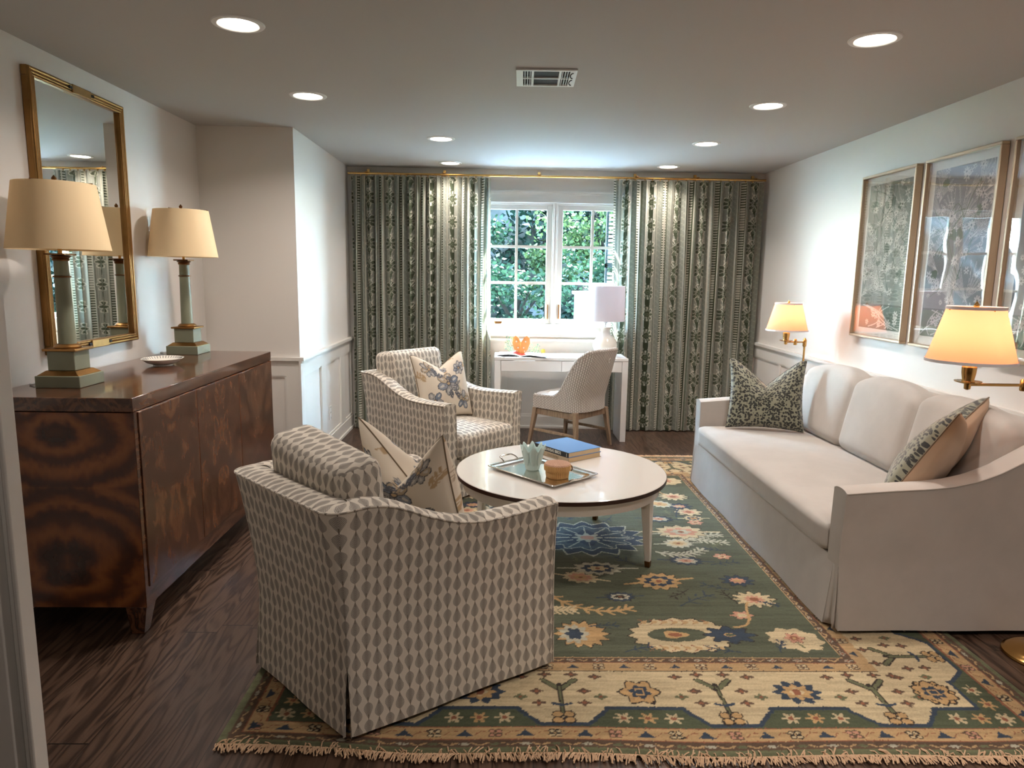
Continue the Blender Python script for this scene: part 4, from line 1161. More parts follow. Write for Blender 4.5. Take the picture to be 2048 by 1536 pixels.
ARM = [(0, .768), (.10, .770), (.17, .760), (.25, .734), (.34, .698), (.43, .668), (.52, .647), (.60, .638), (.70, .635), (.83, .638), (1, .645)]
def armchair(loc, rz, label, wb, wf, D, cush_tilt, cush_drop=0, cush_roll=0, lean=.035):
    t = thing('armchair', label, 'armchair', loc, rz, 'matching leaf print armchairs')
    th = .095
    shell('upholstered_frame', 'leaf', t, wb, wf, D, ARM, .768, th, .030, back_lean=lean)
    skirt_panel('front_skirt', 'leaf', t, -wf/2+.012, wf/2-.012, D-.006, .018, .275, flare=.012)
    wi = (wf+wb)/2-2*th
    MB().box(-wi/2-.02, wi/2+.02, .08, D-.03, .05, .272).build('seat_deck', 'leaf', t)
    c = rbox_pts(wi+.018, D-.10, .165, .045, .028, 16, taper=(wf-wb)/2/wi*.8)
    c.xf(trans(0, (D-.10)/2+.135, .274)); o = c.build('seat_cushion', 'leaf', t, smooth=True, angle=70); weld(o)
    P = bpy_piping(c)
    c = rbox_pts(wb-.075-cush_roll*.5, .18, .50, .05, 0, 16, side=.014)
    c.xf(trans(-cush_roll*.45, .185, .440-cush_drop) @ Matrix.Rotation(cush_roll, 4, 'Y') @ rotx(cush_tilt)); o = c.build('back_cushion', 'leaf', t, smooth=True, angle=70); weld(o)
    return t
def bpy_piping(c): return None

# ------------------------------------------------------------------ throw pillows
def pillow_sheets(wd, ht, T, dent, n=36, sag=0.0, kw=.42):
    F = []; B = []; UV = []
    for i in range(n+1):
        v = -math.cos(PI*i/n) if False else -1+2*i/n; rf = []; rb = []; ur = []
        v = math.sin(v*PI/2)*.35+v*.65
        for j in range(n+1):
            u = -1+2*j/n; u = math.sin(u*PI/2)*.35+u*.65
            x = wd/2*u*(1-.085*(1-v*v)); z = ht/2*v*(1-.085*(1-u*u)*(1 if v < 0 else .4))
            body = max(0, (1-u**2)*(1-v**2))**.42
            k = max(0, 1-abs(u)/(kw*2.1))**1.15*max(0, (v+.35)/1.35)**1.6
            z -= dent*k
            x -= u*.035*max(0, v)**2*(1-abs(u))*0
            y = T/2*body*(1-.35*k) - sag*(v+1)**2*.25
            wr = .0035*math.sin(9*u+4*v)*body
            rf.append((x, y+wr, z)); rb.append((x, -T/2*body*(1-.35*k)-sag*(v+1)**2*.25+wr, z)); ur.append((wd/2*u, ht/2*v))
        F.append(rf); B.append(rb); UV.append(ur)
    return F, B, UV
def throw_pillow(name, label, loc, rz, tilt, wd, ht, T, dent, front, back, pipe, cvs=None, group=None, roll=0, sag=.02, kw=.42):
    t = thing(name, label, 'pillow', loc, rz, group)
    F, B, UV = pillow_sheets(wd, ht, T, dent, 36 if not cvs else 110, sag, kw)
    Mx = trans(0, 0, ht/2) @ Matrix.Rotation(roll, 4, 'Y')
    Mt = rotx(tilt)
    def tf(G): return [[tuple(Mt @ (Mx @ Vector(p))) for p in r_] for r_ in G]
    F, B = tf(F), tf(B)
    if cvs:
        for nm, G, fl, cv in (('front_cover', F, True, cvs[0]), ('back_cover', B, False, cvs[1])):
            A = np.array(G); n = A.shape[0]
            U = np.array(UV); ix = np.clip(((U[..., 0]+wd/2)/wd*(cv.nx-1)).astype(int), 0, cv.nx-1); iy = np.clip(((U[..., 1]+ht/2)/ht*(cv.ny-1)).astype(int), 0, cv.ny-1)
            C = cv.C[iy, ix]
            if fl: A = A[:, ::-1]; C = C[:, ::-1]
            fast_grid(nm, A[..., 0], A[..., 1], A[..., 2], C, 'floral', t)
    else:
        MB().grid(F, UV, flip=True).build('front_cover', front, t, smooth=True, angle=80)
        MB().grid(B, UV).build('back_cover', back, t, smooth=True, angle=80)
    n = len(F)-1; st = 3 if cvs else 1
    loop = [F[0][j] for j in range(0, n, st)]+[F[i][n] for i in range(0, n, st)]+[F[n][j] for j in range(n, 0, -st)]+[F[i][0] for i in range(n, 0, -st)]
    MB().tube(loop, .0032, 6, closed=True).build('piping', pipe, t, smooth=True)
    return t
def floral_canvas(seed, wd, ht):
    rs = random.Random(seed); cv = Canvas(wd, ht, .003, srgb2lin((220, 209, 192)))
    cols = [srgb2lin(c) for c in ((138, 144, 154), (160, 158, 156), (176, 160, 138), (118, 128, 142))]; ol = srgb2lin((78, 80, 86)); tan = srgb2lin((184, 158, 124)); gr = srgb2lin((160, 156, 130))
    def sprig(x, y, a, L, col):
        q = bez([(x, y), (x+L*.5*math.cos(a+.4), y+L*.5*math.sin(a+.4)), (x+L*math.cos(a), y+L*math.sin(a))], 12); cv.stroke(q, .004, col)
        for i in range(3, 12, 2):
            for s_ in (-1, 1): cv.blob(q[i][0]+s_*.012*math.cos(a+1.2), q[i][1]+s_*.012*math.sin(a+1.2), .014, .005, col, a+s_*.7)
    for k in range(9): sprig(rs.uniform(0, wd), rs.uniform(0, ht), rs.uniform(0, 6.3), rs.uniform(.08, .15), rs.choice((tan, gr, cols[2])))
    def bloom(x, y, r):
        n = rs.randint(5, 7); a0 = rs.uniform(0, 6)
        for i in range(n):
            a = a0+2*PI*i/n; cx, cy = x+r*.62*math.cos(a), y+r*.62*math.sin(a)
            cv.blob(cx, cy, r*.50, r*.36, ol, a); cv.blob(cx, cy, r*.44, r*.30, rs.choice(cols), a); cv.stroke([(x, y), (cx, cy)], .003, ol)
            cv.blob(cx+r*.1*math.cos(a), cy+r*.1*math.sin(a), r*.2, r*.10, cv_light, a)
        cv.blob(x, y, r*.22, r*.22, ol); cv.blob(x, y, r*.15, r*.15, tan)
    cv_light = srgb2lin((196, 192, 186))
    for x, y, r in ((.5, .56, .105), (.80, .80, .060), (.22, .24, .075), (.20, .78, .055), (.80, .27, .075), (.55, .12, .04), (.5, .9, .03)): bloom(x*wd, y*ht, r*(.9+.2*rs.random()))
    for k in range(6): sprig(rs.uniform(.2, .8)*wd, rs.uniform(.2, .8)*ht, rs.uniform(0, 6.3), rs.uniform(.06, .11), ol*1.6)
    return cv

# near chair (seen from behind) and far chair
NC_RZ = math.radians(44-90)
armchair((-.665, 2.236, .010), NC_RZ, 'armchair in leaf print seen from behind, nearest the camera', .605, .89, .80, math.radians(9), .035, math.radians(6), .044)
FC_RZ = math.radians(-40-90)
ff = Vector((math.cos(math.radians(-40)), math.sin(math.radians(-40)))); fr = Vector((math.cos(math.radians(-130)), math.sin(math.radians(-130))))
mid = Vector((-.065, 4.61)); o_ = mid-ff*.87
armchair((o_.x, o_.y, .010), FC_RZ, 'armchair in leaf print by the left curtain, turned to face the camera side', .60, .76, .86, math.radians(9), .015)
def local(loc, rz, x, y, z=0):
    c, s_ = math.cos(rz), math.sin(rz); return (loc[0]+x*c-y*s_, loc[1]+x*s_+y*c, z)
fc1, fc2 = floral_canvas(2, .50, .50), floral_canvas(8, .50, .50)
p = local((-.640, 2.232), NC_RZ, .0, .515, .485)
throw_pillow('throw_pillow', 'cream floral pillow with dark piping on the near leaf print armchair', p, NC_RZ+.10, math.radians(14), .45, .47, .22, .22, None, None, 'piping_dark', (fc1, fc2), 'floral pillows on the armchairs', kw=.50)
p = local((o_.x, o_.y), FC_RZ, -.02, .49, .462)
throw_pillow('throw_pillow', 'cream floral pillow with pinched top on the far leaf print armchair', p, FC_RZ-.10, math.radians(13), .47, .47, .16, .10, None, None, 'piping_dark', (fc2, fc1), 'floral pillows on the armchairs')

# ------------------------------------------------------------------ sofa
SOFA_RZ = math.radians(90); SOFA_Y = 3.83; SOFA_X = 2.425
sf = thing('sofa', 'long pale taupe slipcovered sofa with three back cushions along the right wall', 'sofa', (SOFA_X, SOFA_Y, .010), SOFA_RZ)
SW, SD = 2.17, .985
SARM = [(0, .84), (.12, .822), (.20, .79), (.28, .742), (.36, .696), (.45, .660), (.55, .636), (.65, .625), (.80, .616), (1, .600)]
shell('slipcovered_frame', 'velvet', sf, SW, SW+.01, SD, SARM, .845, .105, .026, hem=.016, slit=0, nz=26, back_lean=0, skirt_out=.034)
# front skirt with kick pleats
skirt_panel('front_skirt', 'velvet', sf, -SW/2+.045, SW/2-.045, SD-.002, .010, .300, flare=.030, n=60)
for s_ in (-1, 1):
    P = []
    for i in range(9):
        t = i/8; row = []
        for k in range(9):
            z = .012+.27*k/8; a = (1-k/8)
            x = s_*(SW/2-.045+.047*t+.014*a*t); y = SD-.006+.028*a*(1-t*.4)-.030*math.sin(PI*t)*a
            row.append((x, y, z))
        P.append(row)
    mb = MB().grid(P, flip=s_ > 0); o = mb.build('corner_pleat', 'velvet', sf, smooth=True); m_ = o.modifiers.new('thick', 'SOLIDIFY'); m_.thickness = .006
MB().box(-SW/2+.07, SW/2-.07, .06, SD-.03, .05, .295).build('seat_deck', 'velvet', sf)
c = rbox_pts(SW-.215, SD-.19, .142, .040, .022, 22); c.xf(trans(0, (SD-.19)/2+.215, .298)); weld(c.build('seat_cushion', 'velvet', sf, smooth=True, angle=75))
cwid = (SW-.21)/3
for k in range(3):
    c = rbox_pts(cwid+.012, .20, .485, .070, 0, 18, side=.018)
    for i, p in enumerate(c.v):                        # domed, slouched top
        x, y, z = p; t = max(0, z/.485)
        z2 = z-.050*(abs(x)/(cwid/2))**3*t**2+.012*math.sin(x*9+k)*t; y2 = y-.02*t*math.cos(x*5)
        c.v[i] = (x, y2, z2)
    c.xf(trans(-(SW-.21)/2+cwid*(k+.5), .255, .432) @ rotx(math.radians(12)))
    weld(c.build('back_cushion', 'velvet', sf, smooth=True, angle=75))
throw_pillow('throw_pillow', 'black and olive spotted pillow with pointed corners at the far end of the sofa', (1.815, 4.60, .466), math.radians(163), math.radians(12), .50, .48, .17, .175, 'leopard', 'peach', 'leopard', group='spotted pillows on the sofa')
throw_pillow('throw_pillow', 'spotted pillow showing its tan back beside the near sofa arm', (1.86, 3.10, .466), math.radians(45), math.radians(27), .58, .56, .20, .08, 'leopard', 'peach', 'piping_dark', group='spotted pillows on the sofa')

# ------------------------------------------------------------------ round table and what stands on it
TX, TY, TZ, TR = .350, 3.645, .450, .560
t = thing('coffee_table', 'round cream coffee table with dark edge band and tapered legs', 'table', (TX, TY, .010))
h = TZ-.010
MB().lathe([(TR-.003, h-.020), (TR-.0005, h-.003), (TR-.004, h)], 96).build('table_top', 'cream', t, smooth=True)
MB().lathe([(TR-.012, h-.024), (TR+.001, h-.023), (TR+.002, h-.012), (TR+.001, h-.0035), (TR-.002, h-.003)], 96, cap=False).build('edge_band', 'walnut_edge', t, smooth=True)
MB().lathe([(TR-.055, h-.022), (TR-.055, h-.085), (TR-.035, h-.085), (TR-.035, h-.022)], 96, cap=False).build('apron', 'cream', t, smooth=True)
for a in (-31, 59, 149, 239):
    a = math.radians(a); r0 = TR-.075; c0, s0 = math.cos(a), math.sin(a)
    mb = MB().frustum((0, 0, .030), .028, .028, (0, 0, h-.03), .058, .058)
    for i, p in enumerate(mb.v): mb.v[i] = (p[0]+(.022 if p[2] < .1 else 0), p[1], p[2])
    mb.xf(trans(c0*r0, s0*r0, 0) @ rotz(a)); lg = mb.build('leg', 'cream', t, bevel=.004)
    mb = MB().frustum((.023, 0, 0), .026, .026, (.022, 0, .032), .0295, .0295); mb.xf(trans(c0*r0, s0*r0, 0) @ rotz(a)); mb.build('foot_cap', 'bronze', lg, bevel=.002)
# tray
ty = thing('serving_tray', 'rectangular silver tray with two loop handles on the round table', 'tray', (.245, 3.563, TZ), math.radians(-48.2))
a, b = .246, .170
def ring(a, b, z, n=8, r=.018):
    out = []
    for cx, cy, a0 in ((a-r, b-r, 0), (-a+r, b-r, 90), (-a+r, -b+r, 180), (a-r, -b+r, 270)):
        for k in range(n): q = math.radians(a0+90*k/(n-1)); out.append((cx+r*math.cos(q), cy+r*math.sin(q), z))
    return out
P = [ring(a-.05, b-.05, .000, r=.006), ring(a-.036, b-.036, .000, r=.008), ring(a-.030, b-.030, .012, r=.008), ring(a-.012, b-.012, .015, r=.010), ring(a-.008, b-.008, .020, r=.012), ring(a, b, .020, r=.014), ring(a+.002, b+.002, .017, r=.014), ring(a, b, .014, r=.014), ring(a-.030, b-.030, .006, r=.008)]
MB().grid(P, wrap=True).build('tray_rim', 'silver', ty, smooth=True, angle=30)
MB().box(-a+.036, a-.036, -b+.036, b-.036, .0005, .003).build('tray_floor', 'silver', ty)
for s_ in (-1, 1):
    mb = MB().tube([(s_*(a-.006), -.052, .018), (s_*(a+.014), -.050, .030), (s_*(a+.036), -.044, .036), (s_*(a+.042), -.034, .037), (s_*(a+.042), .034, .037), (s_*(a+.036), .044, .036), (s_*(a+.014), .050, .030), (s_*(a-.006), .052, .018)], .0045, 8)
    mb.build('handle', 'silver', ty, smooth=True)
# frosted bowl with petal rim
v = thing('glass_votive', 'frosted aqua glass votive with jagged petal rim on the tray', 'vase', (.197, 3.612, TZ+.003))
P = []; n = 64
for r_, z, am in ((.004, 0, 0), (.030, 0, 0), (.037, .006, 0), (.043, .035, 0), (.050, .070, 0), (.057, .100, .2), (.064, .122, 1.0)):
    P.append([((r_+.003*math.sin(8*2*PI*k/n)*am)*math.cos(2*PI*k/n), (r_+.003*math.sin(8*2*PI*k/n)*am)*math.sin(2*PI*k/n), z+am*.014*math.cos(8*2*PI*k/n)) for k in range(n)])
Q = [[(p[0]*.90, p[1]*.90, max(p[2], .010)) for p in r_] for r_ in P[::-1]]
MB().grid(P+Q, wrap=True).build('cup', 'aqua', v, smooth=True, angle=80)
mb = MB()
for k in range(8):
    a0 = 2*PI*k/8; pts = []
    for u_, z, w_ in ((0, .030, .006), (.0, .060, .018), (.002, .090, .022), (.006, .118, .016), (.010, .140, .003)):
        r_ = np.interp(z, (0, .035, .07, .1, .14), (.037, .043, .050, .057, .066))+.003
        pts.append([(r_*math.cos(a0+s_*w_/r_), r_*math.sin(a0+s_*w_/r_), z) for s_ in (-1, -.5, 0, .5, 1)])
    mb.grid(pts)
o = mb.build('relief_petals', 'aqua', v, smooth=True); md = o.modifiers.new('thick', 'SOLIDIFY'); md.thickness = .003
# woven box
k_ = thing('woven_basket', 'small round lidded straw basket on the tray', 'basket', (.318, 3.478, TZ+.003))
MB().lathe([(.052, 0), (.058, .003), (.061, .022), (.060, .045)], 48).build('basket_body', 'straw', k_, smooth=True, angle=60)
MB().lathe([(.0625, .040), (.069, .040), (.0705, .055), (.069, .068)], 48, cap=False).build('lid_band', 'straw', k_, smooth=True)
MB().lathe([(.069, .068), (.064, .0745), (.040, .078), (.001, .0785)], 48, cap=False).build('lid_top', 'strawtop', k_, smooth=True)
MB().tube([(.066, .012, .062), (.075, .010, .055), (.076, -.004, .042), (.067, -.008, .034)], .0035, 6).build('clasp', 'bronze', k_, smooth=True)
# books
def book(label, z, ln, dp, th, rz, cover, spine, title, tmat, tsize, cx, cy, toff=0):
    o = thing('book', label, 'book', (cx, cy, z), rz, 'books on the round table')
    # spine along -y side, x along its length
    mb = MB().box(-ln/2+.004, ln/2-.004, -dp/2+.006, dp/2-.006, .0025, th-.0025); mb.build('pages', 'paper', o)
    mb = MB().box(-ln/2, ln/2, -dp/2+.002, dp/2, 0, .0026).box(-ln/2, ln/2, -dp/2+.002, dp/2, th-.0026, th); mb.build('cover', cover, o, bevel=.001)
    MB().box(-ln/2, ln/2, -dp/2-.002, -dp/2+.004, 0, th-.0004).build('spine', spine, o, bevel=.0015)
    if title: text_mesh('spine_title', title, tsize, tmat, o, trans(toff, -dp/2-.0024, th/2) @ rotx(PI/2) @ Matrix.Scale(.80, 4, (1, 0, 0)))
    return o
# spine from (.40,3.76) to (.22,3.98): lettering runs towards the near corner
brz = math.atan2(3.755-3.995, .403-.223)
bc = Vector(((.403+.223)/2, (3.755+3.995)/2)); perp = Vector((-math.sin(brz), math.cos(brz)))
c1 = bc+perp*.128
book('tan cloth bound book lying on the round table beneath the blue one', TZ, .298, .256, .028, brz+.01, 'tancover', 'tancover', 'G·R & TEXTILE', 'dimletter', .018, c1.x, c1.y, .02)
c1 = bc+perp*.130
bk = book('blue jacketed book with black spine lying on top of the tan book', TZ+.028, .296, .252, .029, brz-.012, 'bluecover', 'blackcloth', 'ARKANSAS BIRDS', 'letter', .0255, c1.x, c1.y, .008)
MB().box(.134, .136, -.126-.0030, -.126, .004, .024).build('spine_rule', 'letter', bk)

# ------------------------------------------------------------------ desk and its things
DX0, DX1, DY0, DY1, DZ = -.018, 1.165, 6.125, 6.50, .758
d = thing('desk', 'white lacquered writing desk with slab legs under the window', 'desk', ((DX0+DX1)/2, (DY0+DY1)/2, 0)); do = d.location
MB().box(DX0, DX1, DY0, DY1, DZ-.026, DZ).build('desk_top', 'white', d, off=do, bevel=.003)
for x0, x1 in ((DX0, DX0+.052), (DX1-.052, DX1)): MB().box(x0, x1, DY0+.003, DY1-.003, 0, DZ-.026).build('slab_leg', 'white', d, off=do, bevel=.003)
MB().box(DX0+.052, DX1-.052, DY0+.020, DY1-.02, DZ-.125, DZ-.028).build('drawer_case', 'white', d, off=do)
for k in range(2):
    m0 = DX0+.054; wdt = (DX1-DX0-.108)/2
    MB().box(m0+k*wdt+.0015, m0+(k+1)*wdt-.0015, DY0+.005, DY0+.022, DZ-.124, DZ-.029).build('drawer_front', 'white', d, off=do, bevel=.0015)
# desk lamp
l = thing('table_lamp', 'white desk lamp with drum shade before the right curtain', 'lamp', (.985, 6.345, DZ))
MB().lathe([(.085, 0), (.088, .006), (.085, .012), (.060, .020)], 40).build('base_disc', 'porcelain', l, smooth=True)
MB().lathe([(.058, .018), (.098, .050), (.112, .095), (.100, .140), (.066, .180), (.045, .205), (.038, .232), (.046, .252), (.058, .262), (.050, .266)], 48).build('gourd_body', 'porcelain', l, smooth=True)
MB().tube([(0, 0, .26), (0, 0, .36)], .006, 8).lathe([(.016, .30), (.016, .345)], 14).build('stem', 'whitemetal', l, smooth=True)
MB().lathe([(.170, .318), (.163, .632)], 56, cap=False).lathe([(.1615, .632), (.1685, .318)], 56, cap=False).build('lamp_shade', 'shade_white', l, smooth=True)
MB().tube([(-.163, 0, .62), (0, 0, .622), (.163, 0, .62)], .002, 5).tube([(0, -.163, .62), (0, 0, .622), (0, .163, .62)], .002, 5).tube([(0, 0, .36), (0, 0, .635)], .0025, 6).lathe([(.002, .632), (.008, .638), (.003, .65)], 12).build('spider', 'whitemetal', l, smooth=True)
# pop up butterfly book
MAT['orange_paper'] = plain('orange_paper', S(226, 150, 84), .6, vary=.25); MAT['red_paper'] = plain('red_paper', S(170, 62, 50), .6)
MAT['teal_paper'] = plain('teal_paper', S(120, 170, 160), .7); MAT['yellow_paper'] = plain('yellow_paper', S(232, 220, 110), .7); MAT['green_paper'] = plain('green_paper', S(150, 184, 130), .7); MAT['pink_paper'] = plain('pink_paper', S(216, 120, 110), .7)
b_ = thing('pop_up_book', 'open pop up book with an orange paper butterfly and paper flowers on the desk', 'book', (.225, 6.25, DZ), math.radians(-8))
mb = MB()
for s_ in (-1, 1):
    P = []
    for i in range(9):
        tt = i/8; x = s_*tt*.215; z = .004+.016*math.sin(PI*min(1, tt*1.15))*(1-tt*.55)+(.010 if s_ < 0 else 0)*tt; P.append([(x, -.10, z), (x, .10, z)])
    mb.grid(P, flip=s_ < 0)
o = mb.build('pages', 'whitefab', b_, smooth=True); md = o.modifiers.new('t', 'SOLIDIFY'); md.thickness = .004
MB().box(-.225, .225, -.105, .105, 0, .003).build('cover', 'blackcloth', b_)
for s_, m_ in ((-1, 'orange_paper'), (1, 'orange_paper')):
    prof = [(x_*1.32, z_) for x_, z_ in ((0, .012), (.020, .02), (.040, .06), (.052, .115), (.050, .158), (.034, .180), (.018, .168), (.006, .135), (0, .125))]
    ang = math.radians(18*s_); mb = MB()
    V = [(-.02+s_*x*1.15 + .012, -.02-abs(x)*.5*0, z) for x, z in prof]; n = len(V)
    mb.add([(p[0], p[1]-.0008+s_*(p[0])*.25, p[2]) for p in V]+[(p[0], p[1]+.0008+s_*p[0]*.25, p[2]) for p in V], [tuple(range(n)), tuple(range(n, 2*n))[::-1]]+[(i, n+i, n+(i+1) % n, (i+1) % n) for i in range(n)])
    w_ = mb.build('butterfly_wing', m_, b_)
    mb = MB()
    for x, z, r_ in ((.022, .075, .007), (.036, .130, .008), (.030, .045, .005)):
        xx = -.008+s_*x*1.15; mb.lathe([(.001, 0), (r_, 0), (r_, .003), (.001, .003)], 12); mb.xf(trans(xx, -.026+s_*xx*.25, z) @ rotx(PI/2), len(mb.v)-48)
    mb.build('wing_spot', 'porcelain', w_)
mb = MB().add([(-.09, -.05, .02), (.03, -.09, .012), (.04, -.01, .022), (-.05, .02, .055)], [(0, 1, 2, 3)]); o = mb.build('red_flap', 'red_paper', b_); md = o.modifiers.new('t', 'SOLIDIFY'); md.thickness = .0015
rp = random.Random(4)
for nm, mm, n_, x0, x1, z0, z1 in (('paper_flowers', 'teal_paper', 34, -.15, -.06, .06, .18), ('paper_flowers', 'green_paper', 22, -.16, -.05, .05, .17), ('paper_flowers', 'pink_paper', 8, -.10, -.05, .08, .15), ('paper_leaves', 'teal_paper', 22, .06, .15, .02, .12), ('paper_leaves', 'green_paper', 16, .08, .18, .015, .08), ('paper_daisy', 'yellow_paper', 9, .185, .20, .045, .055)):
    mb = MB()
    for i in range(n_):
        x, z, y = rp.uniform(x0, x1), rp.uniform(z0, z1), rp.uniform(-.02, .04)
        if nm == 'paper_daisy': x, y, z = .192, -.02, .05; 
        a = rp.uniform(0, 6.28) if nm != 'paper_daisy' else 2*PI*i/n_; r_ = rp.uniform(.010, .017) if nm != 'paper_daisy' else .024
        p0 = Vector((x, y, z)); dx = Vector((math.cos(a), 0, math.sin(a)))*r_; px = Vector((-math.sin(a), .3, math.cos(a)))*r_*.33
        mb.add([p0, p0+dx*.5+px, p0+dx, p0+dx*.5-px], [(0, 1, 2, 3)])
        if nm != 'paper_daisy' and i % 3 == 0: mb.tube([(x*.6 if x < 0 else x*.8, .0, .015), p0], .0009, 3)
    if nm == 'paper_daisy': mb.tube([(.17, 0, .012), (.192, -.018, .05)], .0012, 4)
    mb.build(nm, mm, b_)

# ------------------------------------------------------------------ rattan desk chair
ch = thing('desk_chair', 'grey woven rattan chair with pale oak legs at the desk', 'chair', (.66, 6.00, 0), math.radians(137-90))
SWc, SDc = .50, .50
def rail(pts0, pts1, w0, w1, name='leg'):
    return MB().frustum(pts0, w0, w0, pts1, w1, w1).build(name, 'oak', ch, bevel=.004)
legs = [(-.225, .22), (.225, .22), (-.215, -.20), (.215, -.20)]
for x, y in legs:
    sx, sy = (1 if x > 0 else -1), (1 if y > 0 else -1)
    rail((x+sx*.035, y+sy*.045, 0), (x, y, .345), .026, .042)
mb = MB()
for (x0, y0), (x1, y1) in ((legs[0], legs[1]), (legs[2], legs[3])): mb.box(x0, x1, y0-.012, y0+.012, .285, .338)
for x in (-.222, .222): mb.box(x-.012, x+.012, -.20, .22, .285, .338)
mb.build('seat_rail', 'oak', ch, bevel=.003)
mb = MB().box(-.24, -.215, -.22, .24, .135, .157).box(.215, .24, -.22, .24, .135, .157); mb.build('stretcher', 'oak', ch, bevel=.003)
# woven bucket: closed loft of U sections
def ctop(a):                                        # a: 0 front ... 1 centre back
    return .445+(.865-.445)*float(np.interp(a, (0, .36, .44, .50, .56, .64, .74, .84, 1), (0, .02, .09, .24, .50, .82, .96, .995, 1)))
path = []
n = 40
for i in range(2*n+1):
    t_ = i/(2*n)*2-1; a = 1-abs(t_); sg = 1 if t_ >= 0 else -1
    # superellipse plan, starting at the front corner
    if a < .55:
        k = a/.55; x = .250; y = .235-(.235+.10)*k
    else:
        k = (a-.55)/.45; th_ = k*PI/2; x = .250*math.cos(th_)**.75; y = -.10-.150*math.sin(th_)**.85
    path.append((sg*x, y, a))
P = []; UV = []; uacc = 0; last = None; RIM = []
for x, y, a in path:
    if last: uacc += math.hypot(x-last[0], y-last[1])
    last = (x, y); zt = ctop(a); out = []; uo = []
    nn = Vector((x, y+.02)).normalized(); 
    K = 14
    for k in range(K+1):
        z = .345+(zt-.345)*k/K; lean = max(0, z-.45)*.30; bl = -.012*math.cos((z-.34)*6)
        px, py = x*(1-.05*max(0, z-.45)/.4+bl*0), y-lean*min(1, max(0, (a-.3)/.5)); out.append((px, py, z)); uo.append((uacc, z))
    e = out[-1]; RIM.append((e[0]-nn.x*.014, e[1]-nn.y*.014, e[2]+.006))
    for k in range(K+1):
        z = zt-(zt-.36)*k/K; lean = max(0, z-.45)*.30
        px, py = x*(1-.05*max(0, z-.45)/.4), y-lean*min(1, max(0, (a-.3)/.5)); out.append((px-nn.x*.030, py-nn.y*.030, z)); uo.append((uacc, z+.03))
    P.append(out); UV.append(uo)
mb = MB().grid(P, UV)
mb.add(P[0], [tuple(range(len(P[0])))]); mb.add(P[-1], [tuple(range(len(P[-1])))[::-1]])
mb.build('woven_shell', 'rattan', ch, smooth=True, angle=60)
MB().tube(RIM, .017, 8).build('woven_rim', 'rattan', ch, smooth=True)
mb = MB(); mb.box(-.248, .248, .20, .236, .345, .448); mb.build('front_apron', 'rattan', ch, bevel=.008)
c = rbox_pts(.455, .43, .05, .024, .015, 12); c.xf(trans(0, .015, .425)); weld(c.build('seat_pad', 'velvet', ch, smooth=True, angle=70))
mb = MB().tube([(.016*math.cos(a), 0, .020*math.sin(a)) for a in np.linspace(0, 2*PI, 13)[:-1]], .0028, 6, closed=True); mb.xf(trans(.0, -.372, .785) @ rotx(.3)); mb.build('pull_ring', 'silver', ch, smooth=True)

# ------------------------------------------------------------------ brass swing arm floor lamps
def swing_lamp(px, py, hz, ang, L, label, ang2):
    t = thing('floor_lamp', label, 'floor lamp', (px, py, 0), 0, 'brass swing arm floor lamps')
    MB().lathe([(.130, 0), (.134, .006), (.132, .014), (.122, .020), (.118, .026), (.100, .032), (.040, .040), (.020, .060), (.013, .080)], 56).build('base', 'brass', t, smooth=True)
    MB().tube([(0, 0, .03), (0, 0, hz-.20)], .0125, 12).build('lower_pole', 'bronze', t, smooth=True)
    MB().lathe([(.010, hz-.225), (.016, hz-.22), (.016, hz-.195), (.009, hz-.19)], 16).build('clutch', 'brass', t, smooth=True)
    MB().tube([(0, 0, hz-.20), (0, 0, hz-.01)], .0075, 10).lathe([(.009, hz-.035), (.014, hz-.028), (.014, hz+.016), (.008, hz+.024), (.004, hz+.032)], 16).build('upper_pole', 'brass', t, smooth=True)
    d1 = Vector((math.cos(ang), math.sin(ang))); k = d1*L*.0
    dd = Vector((math.cos(ang2), math.sin(ang2)))
    e = (d1.x*L, d1.y*L, hz); 
    mid_ = (d1.x*L*.5+(-d1.y)*.0, d1.y*L*.5, hz)
    MB().tube([(0, 0, hz), mid_], .0055, 8).tube([mid_, e], .0055, 8).lathe([(.010, -.022), (.012, -.018), (.012, .018), (.007, .024)], 14, mid_).build('swing_arm', 'brass', t, smooth=True)
    sx, sy = e[0], e[1]
    MB().lathe([(.003, -.020), (.011, -.016), (.012, .002), (.030, .006), (.044, .010), (.046, .014), (.022, .013), (.020, .020), (.024, .045), (.025, .066), (.020, .072)], 28, (sx, sy, hz)).build('candle_cup', 'brass', t, smooth=True)
    MB().lathe([(.147, .088), (.094, .285)], 56, (sx, sy, hz), cap=False).lathe([(.0925, .285), (.1455, .088)], 56, (sx, sy, hz), cap=False).build('lamp_shade', 'shade_lit', t, smooth=True)
    for r_, z in ((.148, .089), (.095, .284)): MB().lathe([(r_, z-.005), (r_+.002, z-.005), (r_+.002, z+.006), (r_, z+.006)], 56, (sx, sy, hz), cap=False).build('shade_trim', 'whitefab', t, smooth=True)
    mb = MB().tube([(sx-.1, sy, hz+.278), (sx, sy, hz+.28), (sx+.1, sy, hz+.278)], .0018, 5).tube([(sx, sy-.1, hz+.278), (sx, sy, hz+.28), (sx, sy+.1, hz+.278)], .0018, 5).lathe([(.002, .278), (.009, .286), (.010, .296), (.004, .306), (.001, .310)], 14, (sx, sy, hz)); mb.build('finial', 'brass', t, smooth=True)
    MB().lathe([(.001, .075), (.012, .085), (.024, .125), (.028, .155), (.020, .18), (.001, .188)], 20, (sx, sy, hz)).build('bulb', 'bulb', t, smooth=True)
    lt = bpy.data.lights.new('bulb_light', 'POINT'); lt.energy = SWING_WATTS*4; lt.color = (1, .64, .50); lt.shadow_soft_size = .03
    lo = bpy.data.objects.new('bulb_light', lt); COL.objects.link(lo); lo.parent = t; lo.location = (sx, sy, hz+.215)
